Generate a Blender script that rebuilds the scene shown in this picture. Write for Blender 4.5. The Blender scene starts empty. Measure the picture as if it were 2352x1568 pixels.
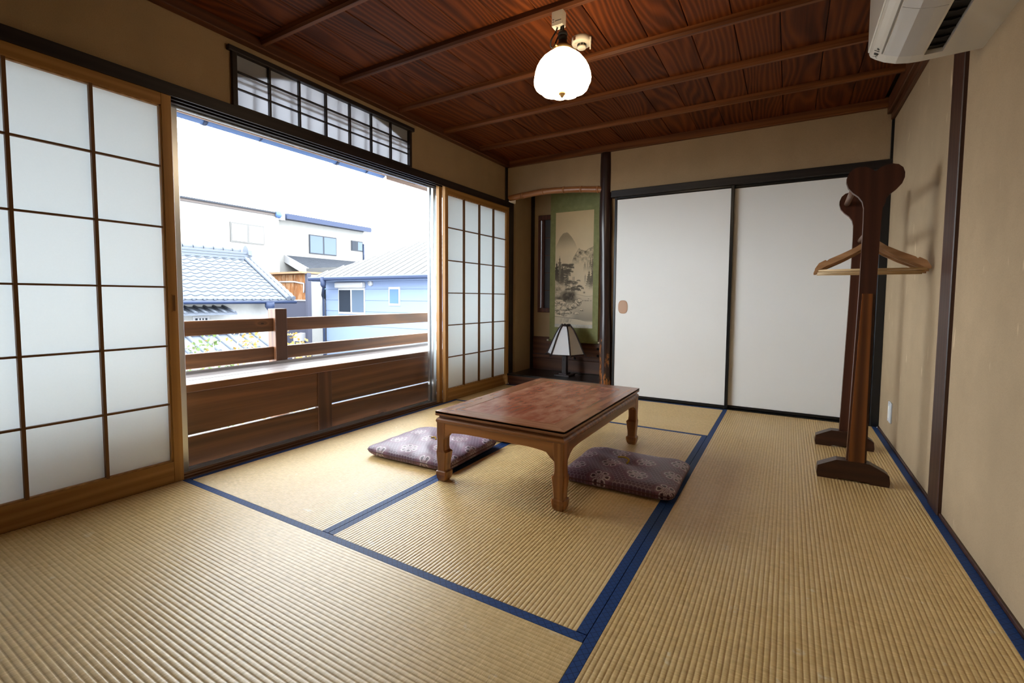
import bpy, math, random
import numpy as np
from mathutils import Vector, Matrix

S = bpy.context.scene
COL = S.collection
R = random.Random(7)

# ------------------------------------------------------------------ camera
IMG_W, IMG_H = 2352, 1568
CAM = np.array([2.36477, -0.07507, 0.84379])
YAW, PITCH, ROLL, FPX, SHY = 0.53391, -0.05903, 0.00669, 1073.626, -35.907
def _axes():
    cy, sy, cp, sp = math.cos(YAW), math.sin(YAW), math.cos(PITCH), math.sin(PITCH)
    f = np.array([-sy*cp, cy*cp, sp]); r = np.array([cy, sy, 0.0]); u = np.cross(r, f)
    return r*math.cos(ROLL)+u*math.sin(ROLL), -r*math.sin(ROLL)+u*math.cos(ROLL), f
AX_R, AX_U, AX_F = _axes()
def at(u, v, axis, val):
    """photo pixel -> the point where its ray meets the plane axis = val"""
    d = AX_F + (u-IMG_W/2)/FPX*AX_R + (IMG_H/2+SHY-v)/FPX*AX_U
    i = 'XYZ'.index(axis)
    return CAM + d*((val-CAM[i])/d[i])
cd = bpy.data.cameras.new('camera'); cam = bpy.data.objects.new('camera', cd); COL.objects.link(cam)
m = Matrix.Identity(4)
for i in range(3):
    m[i][0], m[i][1], m[i][2], m[i][3] = AX_R[i], AX_U[i], -AX_F[i], CAM[i]
cam.matrix_world = m
cd.sensor_fit = 'HORIZONTAL'; cd.sensor_width = 36.0
cd.lens = 36.0*FPX/IMG_W
cd.shift_x = 0.0
cd.shift_y = SHY/IMG_W
cd.clip_start = 0.02; cd.clip_end = 300
S.camera = cam

# ------------------------------------------------------------------ sky and exposure
wd = bpy.data.worlds.new('overcast_sky'); S.world = wd; wd.use_nodes = True
bg = wd.node_tree.nodes['Background']
bg.inputs[0].default_value = (0.88, 0.95, 1.0, 1)
bg.inputs[1].default_value = 7.0
S.view_settings.view_transform = 'Standard'
S.view_settings.look = 'None'
S.view_settings.gamma = 1.0
S.view_settings.use_curve_mapping = False
S.view_settings.exposure = 1.18
S.cycles.use_light_tree = False

# ------------------------------------------------------------------ materials
def lin(c):
    return tuple(((x/255)/12.92 if x/255 <= 0.04045 else ((x/255+0.055)/1.055)**2.4) for x in c)
MATS = {}
class NT:
    def __init__(s, name):
        s.m = bpy.data.materials.new(name); s.m.use_nodes = True
        s.t = s.m.node_tree; s.n = s.t.nodes; s.b = s.n['Principled BSDF']; s.out = s.n['Material Output']
        MATS[name] = s.m
    def node(s, typ, **kw):
        n = s.n.new(typ)
        for k, v in kw.items():
            if k.startswith('i_'):
                n.inputs[k[2:].replace('_', ' ')].default_value = v
            else:
                setattr(n, k, v)
        return n
    def link(s, a, b): s.t.links.new(a, b)
    def coords(s, scale=(1, 1, 1), rnd=True, kind='Object'):
        tc = s.node('ShaderNodeTexCoord'); mp = s.node('ShaderNodeMapping')
        mp.inputs['Scale'].default_value = scale
        if rnd:
            oi = s.node('ShaderNodeObjectInfo')
            mu = s.node('ShaderNodeVectorMath', operation='SCALE')
            cb = s.node('ShaderNodeCombineXYZ')
            for k, f in enumerate((37.1, 17.3, 53.9)):
                mm = s.node('ShaderNodeMath', operation='MULTIPLY'); mm.inputs[1].default_value = f
                s.link(oi.outputs['Random'], mm.inputs[0]); s.link(mm.outputs[0], cb.inputs[k])
            ad = s.node('ShaderNodeVectorMath', operation='ADD')
            s.link(tc.outputs[kind], ad.inputs[0]); s.link(cb.outputs[0], ad.inputs[1])
            s.link(ad.outputs[0], mp.inputs['Vector'])
        else:
            s.link(tc.outputs[kind], mp.inputs['Vector'])
        return mp.outputs[0]
    def noise(s, vec, scale, detail=3, rough=0.55, dist=0.0):
        n = s.node('ShaderNodeTexNoise'); n.inputs['Scale'].default_value = scale
        n.inputs['Detail'].default_value = detail; n.inputs['Roughness'].default_value = rough
        n.inputs['Distortion'].default_value = dist
        s.link(vec, n.inputs['Vector']); return n.outputs['Fac']
    def ramp(s, fac, stops, interp='LINEAR'):
        r = s.node('ShaderNodeValToRGB'); r.color_ramp.interpolation = interp
        e = r.color_ramp.elements
        while len(e) < len(stops): e.new(0.5)
        for k, (p, c) in enumerate(stops):
            e[k].position = p; e[k].color = (c[0], c[1], c[2], 1) if hasattr(c, '__len__') else (c, c, c, 1)
        s.link(fac, r.inputs[0]); return r.outputs[0]
    def mix(s, fac, a, b, mode='MIX'):
        n = s.node('ShaderNodeMix', data_type='RGBA', blend_type=mode)
        if hasattr(fac, 'is_output'): s.link(fac, n.inputs[0])
        else: n.inputs[0].default_value = fac
        for v, i in ((a, 6), (b, 7)):
            if hasattr(v, 'is_output'): s.link(v, n.inputs[i])
            else: n.inputs[i].default_value = (v[0], v[1], v[2], 1)
        return n.outputs[2]
    def math(s, op, a, b=None):
        n = s.node('ShaderNodeMath', operation=op)
        for v, i in ((a, 0), (b, 1)):
            if v is None: continue
            if hasattr(v, 'is_output'): s.link(v, n.inputs[i])
            else: n.inputs[i].default_value = v
        return n.outputs[0]
    def bump(s, h, strength=0.2, dist=0.002):
        b = s.node('ShaderNodeBump'); b.inputs['Strength'].default_value = strength
        b.inputs['Distance'].default_value = dist
        s.link(h, b.inputs['Height']); s.link(b.outputs[0], s.b.inputs['Normal'])
    def color(s, c):
        if hasattr(c, 'is_output'): s.link(c, s.b.inputs['Base Color'])
        else: s.b.inputs['Base Color'].default_value = (c[0], c[1], c[2], 1)
    def rough(s, r, spec=None):
        if hasattr(r, 'is_output'): s.link(r, s.b.inputs['Roughness'])
        else: s.b.inputs['Roughness'].default_value = r
        if spec is not None: s.b.inputs['Specular IOR Level'].default_value = spec

def plain(name, c, rough=0.5, spec=0.5, metal=0.0):
    t = NT(name); t.color(c); t.rough(rough, spec); t.b.inputs['Metallic'].default_value = metal
    return t.m

def wood(name, dark, light, axis='X', ring=26.0, rough=0.5, spec=0.4, dist=5.0, fine=0.35, knots=0.0, bump=0.15, rnd=True, worn=None, worn_at=0.62, worn_scale=5.0, stretch=0.09):
    """grain runs along axis"""
    t = NT(name)
    st = [1.0, 1.0, 1.0]; ai = 'XYZ'.index(axis); st[ai] = stretch
    v = t.coords(tuple(st), rnd)
    warp = t.noise(v, 3.0, 2, 0.5)
    # rings: bands of a warped distance
    sep = t.node('ShaderNodeSeparateXYZ'); t.link(v, sep.inputs[0])
    o = [sep.outputs[k] for k in range(3) if k != ai]
    s1 = t.math('ADD', o[0], t.math('MULTIPLY', o[1], 0.73))
    val = t.math('ADD', t.math('MULTIPLY', s1, ring), t.math('MULTIPLY', warp, dist))
    if knots:
        kv = t.coords(tuple(2.2 if k != ai else 0.9 for k in range(3)), rnd)
        vo = t.node('ShaderNodeTexVoronoi', feature='F1'); vo.inputs['Scale'].default_value = 2.6
        t.link(kv, vo.inputs['Vector'])
        kn = t.math('POWER', 2.718, t.math('MULTIPLY', t.math('MULTIPLY', vo.outputs['Distance'], vo.outputs['Distance']), -130.0))
        val = t.math('ADD', val, t.math('MULTIPLY', kn, 1.6))
    band = t.math('MULTIPLY', t.math('ADD', t.math('SINE', t.math('MULTIPLY', val, 6.283)), 1.0), 0.5)
    band = t.math('POWER', band, 1.6)
    st2 = [90.0, 90.0, 90.0]; st2[ai] = 2.5
    fib = t.noise(t.coords(tuple(st2), rnd), 1.0, 2, 0.6)
    big = t.noise(t.coords(tuple(3.0 if k != ai else 0.6 for k in range(3)), rnd), 1.0, 2, 0.5)
    f = t.math('ADD', t.math('MULTIPLY', band, 1.0-fine), t.math('MULTIPLY', fib, fine))
    f = t.math('ADD', t.math('MULTIPLY', f, 0.72), t.math('MULTIPLY', t.math('SUBTRACT', big, 0.36), 0.8))
    c = t.ramp(f, [(0.08, dark), (0.85, light)])
    if knots:
        c = t.mix(t.math('MULTIPLY', t.math('GREATER_THAN', kn, 0.72), knots), c, tuple(x*0.3 for x in dark))
    if worn is not None:
        ws = [worn_scale*1.0]*3; ws[ai] = worn_scale*0.45
        wn = t.noise(t.coords(tuple(ws), rnd), 1.0, 5, 0.62)
        wf = t.ramp(wn, [(worn_at-0.16, 0.0), (worn_at+0.16, 1.0)])
        c = t.mix(wf, c, worn)
    t.color(c); t.rough(rough, spec)
    if bump > 0.1: t.bump(fib, bump*1.5, 0.0012)
    return t.m

def plaster(name, c, var=0.12, scratches=0.0):
    t = NT(name)
    v = t.coords((1, 1, 1), False)
    big = t.noise(t.coords((1.6, 1.6, 0.6), False), 1.3, 3, 0.6)
    mid = t.noise(v, 9.0, 3, 0.6)
    fine = t.noise(v, 260.0, 1, 0.6)
    a = tuple(x*(1-var) for x in c); b = tuple(min(1, x*(1+var)) for x in c)
    col = t.mix(t.ramp(big, [(0.3, 0.0), (0.7, 1.0)]), a, b)
    col = t.mix(t.math('MULTIPLY', t.ramp(mid, [(0.4, 0.0), (0.75, 1.0)]), 0.35), col, tuple(x*0.82 for x in c))
    col = t.mix(t.math('MULTIPLY', t.ramp(fine, [(0.45, 0.0), (0.7, 1.0)]), 0.22), col, tuple(x*0.62 for x in c))
    if scratches:
        sc = t.noise(t.coords((26, 26, 5), False), 1.0, 2, 0.5)
        col = t.mix(t.math('MULTIPLY', t.ramp(sc, [(0.70, 0.0), (0.76, 1.0)]), scratches), col, tuple(min(1, x*1.7+0.05) for x in c))
    t.color(col); t.rough(0.9, 0.15)
    t.bump(fine, 0.35, 0.0015)
    return t.m

def paper(name, c, trans, rough=0.9):
    """washi: diffuse front plus light let through"""
    t = NT(name)
    fib = t.noise(t.coords((1, 1, 1), True), 140.0, 4, 0.7)
    col = t.mix(t.math('MULTIPLY', fib, 0.22), c, tuple(x*0.80 for x in c))
    df = t.node('ShaderNodeBsdfDiffuse'); tr = t.node('ShaderNodeBsdfTranslucent'); mx = t.node('ShaderNodeMixShader')
    t.link(col, df.inputs[0]); t.link(col, tr.inputs[0]); mx.inputs[0].default_value = trans
    t.link(df.outputs[0], mx.inputs[1]); t.link(tr.outputs[0], mx.inputs[2]); t.link(mx.outputs[0], t.out.inputs[0])
    return t.m

def glass(name, tint=(0.93, 0.97, 0.98), refl=0.08):
    t = NT(name)
    tr = t.node('ShaderNodeBsdfTransparent'); tr.inputs[0].default_value = (*tint, 1)
    gl = t.node('ShaderNodeBsdfGlossy'); gl.inputs['Roughness'].default_value = 0.02
    mx = t.node('ShaderNodeMixShader'); mx.inputs[0].default_value = refl
    t.link(tr.outputs[0], mx.inputs[1]); t.link(gl.outputs[0], mx.inputs[2]); t.link(mx.outputs[0], t.out.inputs[0])
    return t.m

def vcol(name, rough=0.85, spec=0.2, fuzz=0.0):
    """print or dye stored as a colour attribute"""
    t = NT(name)
    a = t.node('ShaderNodeAttribute', attribute_name='dye')
    c = a.outputs['Color']
    if fuzz:
        n = t.noise(t.coords((1, 1, 1), False), 700.0, 2, 0.6)
        t.bump(n, fuzz, 0.0006)
    t.color(c); t.rough(rough, spec)
    return t.m

def tatami_mat_material(name, rib_axis):
    t = NT(name)
    ai = 'XYZ'.index(rib_axis)
    st = [520.0, 520.0, 1.0]; st[1-ai] = 30.0      # rush strands cross the ribs
    strands = t.noise(t.coords(tuple(st), True), 1.0, 1, 0.6)
    st = [55.0, 55.0, 1.0]; st[1-ai] = 75.0
    cell = t.noise(t.coords(tuple(st), True), 1.0, 1, 0.5)
    big = t.noise(t.coords((2.2, 2.2, 1), True), 1.0, 2, 0.6)
    wearn = t.noise(t.coords((16, 16, 1), True), 1.0, 3, 0.7)
    c = t.ramp(strands, [(0.25, (0.53, 0.338, 0.115)), (0.8, (0.79, 0.57, 0.265))])
    c = t.mix(t.math('MULTIPLY', t.ramp(cell, [(0.3, 1.0), (0.6, 0.0)]), 0.30), c, (0.36, 0.225, 0.085))
    c = t.mix(t.math('MULTIPLY', t.ramp(big, [(0.4, 0.0), (0.7, 1.0)]), 0.35), c, (0.72, 0.54, 0.28))
    c = t.mix(t.math('MULTIPLY', t.ramp(wearn, [(0.66, 0.0), (0.74, 1.0)]), 0.55), c, (0.74, 0.66, 0.47))
    t.color(c); t.rough(0.40, 0.5)
    t.bump(strands, 0.35, 0.0008)
    return t.m

def heri(name):
    t = NT(name)
    v = t.coords((1, 1, 1), False)
    sep = t.node('ShaderNodeSeparateXYZ'); t.link(v, sep.inputs[0])
    def lines(sgn):
        s_ = t.math('ADD', sep.outputs[0], t.math('MULTIPLY', sep.outputs[1], sgn))
        fr = t.math('FRACT', t.math('MULTIPLY', s_, 46.0))
        return t.math('LESS_THAN', fr, 0.10)
    ln = t.math('MAXIMUM', lines(1.0), lines(-1.0))
    weave = t.noise(v, 600.0, 2, 0.6)
    c = t.mix(weave, (0.007, 0.026, 0.100), (0.016, 0.060, 0.215))
    c = t.mix(t.math('MULTIPLY', ln, 0.7), c, (0.003, 0.006, 0.02))
    t.color(c); t.rough(0.55, 0.15)
    t.b.inputs['Sheen Weight'].default_value = 0.03
    t.b.inputs['Sheen Tint'].default_value = (0.35, 0.6, 1.0, 1)
    t.bump(weave, 0.3, 0.0006)
    return t.m

M_PLASTER = plaster('plaster_ochre', (0.385, 0.270, 0.155), 0.10)
M_PLASTER_R = plaster('plaster_ochre_scuffed', (0.40, 0.295, 0.185), 0.09, 0.55)
M_DARK = wood('trim_dark', (0.008, 0.005, 0.005), (0.030, 0.019, 0.016), 'Z', 30, 0.42, 0.4, 4, 0.5, bump=0.08)
M_DARK_Y = wood('trim_dark_long', (0.008, 0.005, 0.006), (0.028, 0.018, 0.018), 'Y', 30, 0.45, 0.4, 4, 0.5, bump=0.08)
M_DARK_X = wood('trim_dark_cross', (0.006, 0.005, 0.005), (0.020, 0.015, 0.014), 'X', 30, 0.45, 0.4, 4, 0.5, bump=0.08)
M_POST = wood('post_brown', (0.022, 0.009, 0.006), (0.075, 0.030, 0.018), 'Z', 30, 0.45, 0.4, 4, 0.5, bump=0.08)
M_CEIL = wood('ceiling_cedar', (0.026, 0.0060, 0.0017), (0.175, 0.044, 0.0090), 'Y', 34, 0.55, 0.10, 17.0, 0.52, bump=0.25, stretch=0.17)
M_BATTEN = wood('ceiling_batten_wood', (0.050, 0.015, 0.005), (0.21, 0.072, 0.022), 'X', 30, 0.5, 0.18, 5, 0.5, bump=0.12)
M_MOULD_Y = wood('moulding_wood_long', (0.040, 0.013, 0.005), (0.12, 0.040, 0.015), 'Y', 30, 0.45, 0.35, 5, 0.5, bump=0.1)
M_HONEY = wood('shoji_cypress', (0.26, 0.115, 0.030), (0.50, 0.27, 0.085), 'Z', 34, 0.45, 0.35, 4, 0.55, bump=0.06)
M_HONEY_Y = wood('shoji_cypress_long', (0.25, 0.11, 0.028), (0.48, 0.255, 0.08), 'Y', 34, 0.45, 0.35, 4, 0.55, bump=0.06)
M_BAR = plain('shoji_bar_wood', (0.165, 0.075, 0.024), 0.55, 0.3)
M_SHOJI = paper('shoji_paper', (0.82, 0.86, 0.875), 0.150)
M_RANMA_PAPER = paper('transom_paper', (0.70, 0.73, 0.81), 0.60)
M_LAMP_PAPER = paper('lamp_shade_paper', (0.90, 0.91, 0.95), 0.10)
M_BALC = wood('balcony_stained_cedar', (0.060, 0.023, 0.009), (0.25, 0.102, 0.036), 'Y', 16, 0.42, 0.45, 7.0, 0.60, knots=0.9, bump=0.25)
M_BALC_Z = wood('balcony_stained_post', (0.050, 0.019, 0.009), (0.21, 0.083, 0.034), 'Z', 16, 0.42, 0.45, 5.0, 0.45, knots=0.5, bump=0.2)
M_BALC_TOP = wood('balcony_pale_top', (0.16, 0.135, 0.13), (0.34, 0.30, 0.29), 'Y', 18, 0.38, 0.5, 5.0, 0.5, bump=0.2)  # paler and greyer than the stained planks below
M_SILL = wood('sill_wood', (0.055, 0.024, 0.011), (0.16, 0.075, 0.032), 'Y', 30, 0.5, 0.35, 4, 0.5, bump=0.1)
M_ALU = plain('aluminium', (0.55, 0.56, 0.57), 0.32, 0.5, 0.85)
M_ALU_D = plain('sash_gasket_dark', (0.03, 0.03, 0.035), 0.6)  # near-black gasket strip between sash stile and glass
M_GLASS = glass('window_glass')
M_TABLE = wood('table_rosewood', (0.120, 0.036, 0.010), (0.45, 0.180, 0.050), 'Z', 22, 0.34, 0.5, 6, 0.45, bump=0.1)
M_TABLE_X = wood('table_rosewood_cross', (0.115, 0.036, 0.010), (0.43, 0.172, 0.048), 'X', 22, 0.34, 0.5, 6, 0.45, bump=0.1)
M_TABLE_Y = wood('table_rosewood_long', (0.115, 0.036, 0.010), (0.43, 0.172, 0.048), 'Y', 22, 0.34, 0.5, 6, 0.45, bump=0.1)
M_TTOP_X = wood('table_top_border_cross', (0.160, 0.056, 0.028), (0.29, 0.120, 0.058), 'X', 22, 0.24, 0.5, 5, 0.5, bump=0.06, worn=(0.34, 0.18, 0.10), worn_at=0.62)
M_TTOP_Y = wood('table_top_border_long', (0.160, 0.056, 0.028), (0.29, 0.120, 0.058), 'Y', 22, 0.24, 0.5, 5, 0.5, bump=0.06, worn=(0.34, 0.18, 0.10), worn_at=0.62)
M_TTOP = wood('table_top_worn_lacquer', (0.205, 0.058, 0.030), (0.275, 0.090, 0.046), 'Y', 26, 0.27, 0.5, 5, 0.7, bump=0.08, worn=(0.37, 0.19, 0.115), worn_at=0.56, worn_scale=16.0)
M_RACK = wood('rack_mahogany', (0.030, 0.009, 0.005), (0.075, 0.024, 0.013), 'Z', 24, 0.36, 0.45, 5, 0.5, bump=0.06)
M_RACK_STRIP = wood('rack_strip_wood', (0.040, 0.010, 0.004), (0.23, 0.072, 0.016), 'Z', 26, 0.30, 0.5, 8, 0.3, bump=0.06)
M_RACK_X = wood('rack_foot_wood', (0.024, 0.009, 0.006), (0.060, 0.022, 0.013), 'X', 24, 0.36, 0.45, 5, 0.5, bump=0.06)
M_RACK_BAR = plain('rack_bar_wood', (0.16, 0.075, 0.04), 0.4, 0.4)
M_HANGER = wood('hanger_beech', (0.30, 0.145, 0.062), (0.52, 0.29, 0.14), 'X', 40, 0.45, 0.4, 4, 0.6, bump=0.05)
M_HANGER_BAR = plain('hanger_bar_pale', (0.60, 0.42, 0.22), 0.45, 0.4)
M_CHROME = plain('chrome', (0.7, 0.7, 0.72), 0.15, 0.5, 1.0)
_t = NT('fusuma_paper'); _n = _t.noise(_t.coords((1, 1, 1), True), 3.0, 3, 0.5)
_t.color(_t.mix(_n, (0.80, 0.795, 0.775), (0.84, 0.84, 0.83))); _t.rough(0.7, 0.25); M_FUSUMA = _t.m
M_LACQ = plain('black_lacquer', (0.006, 0.007, 0.009), 0.28, 0.5)
M_PULL = plain('pull_copper_tan', (0.42, 0.22, 0.12), 0.45, 0.4)
M_BAMBOO = wood('bamboo_skin', (0.26, 0.095, 0.030), (0.44, 0.19, 0.075), 'X', 20, 0.28, 0.5, 3, 0.6, bump=0.03)
M_TOKO_FLOOR = wood('alcove_black_board', (0.008, 0.006, 0.006), (0.032, 0.024, 0.022), 'X', 22, 0.30, 0.5, 5, 0.5, bump=0.08)
M_TOKO_PANEL = wood('alcove_wainscot', (0.050, 0.018, 0.009), (0.15, 0.058, 0.028), 'X', 16, 0.45, 0.4, 6, 0.4, bump=0.12)
M_TOKO_WIN = wood('alcove_window_wood', (0.045, 0.014, 0.010), (0.11, 0.036, 0.022), 'Z', 24, 0.45, 0.4, 5, 0.5, bump=0.08)
M_LOG = wood('log_pillar', (0.012, 0.006, 0.005), (0.050, 0.022, 0.016), 'Z', 20, 0.30, 0.55, 6, 0.4, bump=0.1, rnd=False)
def wear_log():
    t = NT('log_pillar_worn'); v = t.coords((1, 1, 0.09), False)
    sep = t.node('ShaderNodeSeparateXYZ'); tc = t.coords((1, 1, 1), False); t.link(tc, sep.inputs[0])
    fib = t.noise(t.coords((90, 90, 3), False), 1.0, 3, 0.6); n = t.noise(t.coords((34, 34, 9), False), 1.0, 5, 0.7)
    c = t.ramp(fib, [(0.3, (0.010, 0.005, 0.005)), (0.75, (0.045, 0.020, 0.017))])
    th = t.math('ADD', n, t.math('MULTIPLY', t.math('SUBTRACT', 0.62, sep.outputs[2]), 0.30))
    w = t.ramp(th, [(0.655, 0.0), (0.70, 1.0)])
    c = t.mix(w, c, t.ramp(fib, [(0.3, (0.20, 0.055, 0.014)), (0.8, (0.52, 0.22, 0.065))]))
    t.color(c); t.rough(0.30, 0.55); t.bump(fib, 0.12, 0.001)
    return t.m
M_LOG = wear_log()
M_BLACK = plain('black_metal', (0.012, 0.011, 0.010), 0.5, 0.4)
M_BRASS = plain('aged_brass', (0.24, 0.15, 0.06), 0.4, 0.5, 0.7)
M_CREAM = plain('cream_plastic', (0.72, 0.66, 0.54), 0.4, 0.45)
M_AC = plain('ac_white_plastic', (0.70, 0.69, 0.65), 0.16, 0.55)
M_AC_D = plain('ac_panel_grey', (0.60, 0.60, 0.60), 0.12, 0.6)
M_VENT = plain('ac_vent_dark', (0.006, 0.006, 0.008), 0.6, 0.3)
M_INK = plain('printed_ink', (0.01, 0.01, 0.012), 0.6, 0.2)
M_TLAMP = wood('lamp_dark_wood', (0.016, 0.010, 0.012), (0.045, 0.028, 0.030), 'Z', 30, 0.4, 0.45, 4, 0.5, bump=0.05)
M_SILK = NT('scroll_green_silk')
_v = M_SILK.coords((1, 1, 1), False); _n = M_SILK.noise(_v, 24.0, 4, 0.6); _f = M_SILK.noise(_v, 400.0, 2, 0.6)
M_SILK.color(M_SILK.mix(_n, (0.17, 0.175, 0.060), (0.31, 0.32, 0.135))); M_SILK.rough(0.6, 0.3); M_SILK.bump(_f, 0.25, 0.0006); M_SILK = M_SILK.m
M_PAINTING = vcol('scroll_ink_painting', 0.85, 0.15)
M_CUSHION = vcol('cushion_brocade', 0.48, 0.45, 0.2)
_b = M_CUSHION.node_tree.nodes['Principled BSDF']; _b.inputs['Sheen Weight'].default_value = 0.28; _b.inputs['Sheen Roughness'].default_value = 0.4; _b.inputs['Sheen Tint'].default_value = (0.85, 0.7, 0.85, 1)
M_CORD_Y = plain('cushion_tie_yellow', (0.42, 0.27, 0.04), 0.7, 0.2)
M_PLATE = plain('outlet_plate', (0.55, 0.57, 0.60), 0.35, 0.5)
M_WHITE = plain('switch_white', (0.80, 0.80, 0.78), 0.4, 0.5)
M_MAT_X = tatami_mat_material('tatami_weave_across', 'X')
M_MAT_Y = tatami_mat_material('tatami_weave_along', 'Y')
M_HERI = heri('tatami_border_navy')
M_SUBFLOOR = wood('subfloor_wood', (0.05, 0.025, 0.012), (0.14, 0.075, 0.035), 'X', 20, 0.5, 0.4)
# outdoors
M_OWALL = plaster('outdoor_white_render', (0.30, 0.30, 0.295), 0.03)
M_OWALL2 = plaster('outdoor_cream_render', (0.20, 0.198, 0.19), 0.03)
M_OTILE = plain('roof_tile_smoked', (0.070, 0.080, 0.100), 0.5, 0.2)
M_OBLUE = plain('siding_blue', (0.125, 0.165, 0.265), 0.6, 0.3)
M_ONAVY = plain('gutter_navy', (0.014, 0.022, 0.050), 0.5, 0.2)
M_OGREY = plain('corrugated_slate', (0.040, 0.042, 0.062), 0.6, 0.2)
M_OMETAL = plain('roof_sheet_pale', (0.15, 0.152, 0.152), 0.55, 0.2)
M_ODARK = plain('dark_window_frame', (0.012, 0.015, 0.022), 0.5, 0.2)
M_OPANE = plain('window_pane_sky', (0.055, 0.075, 0.105), 0.2, 0.15)
M_OPANE_D = plain('window_pane_dim', (0.012, 0.016, 0.024), 0.2, 0.12)
M_OFRAME = plain('window_frame_white', (0.30, 0.30, 0.31), 0.4, 0.3)
M_ORUST = wood('weathered_red_boards', (0.085, 0.028, 0.008), (0.20, 0.085, 0.028), 'Z', 18, 0.7, 0.2, 5, 0.6, bump=0.2, worn=(0.26, 0.18, 0.11), worn_at=0.6)
M_OROOF = plain('awning_sheet_grey', (0.022, 0.025, 0.032), 0.6, 0.15)
M_RED = plain('lantern_red', (0.35, 0.012, 0.018), 0.6, 0.2)
M_LEAF_Y = plain('leaf_yellow', (0.17, 0.105, 0.022), 0.6, 0.3)
M_LEAF_G = plain('leaf_green', (0.05, 0.08, 0.016), 0.6, 0.3)
M_BARK = plain('bark_grey', (0.15, 0.14, 0.13), 0.8, 0.2)
M_GROUND = plain('ground_gravel', (0.16, 0.155, 0.15), 0.9, 0.1)

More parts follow.
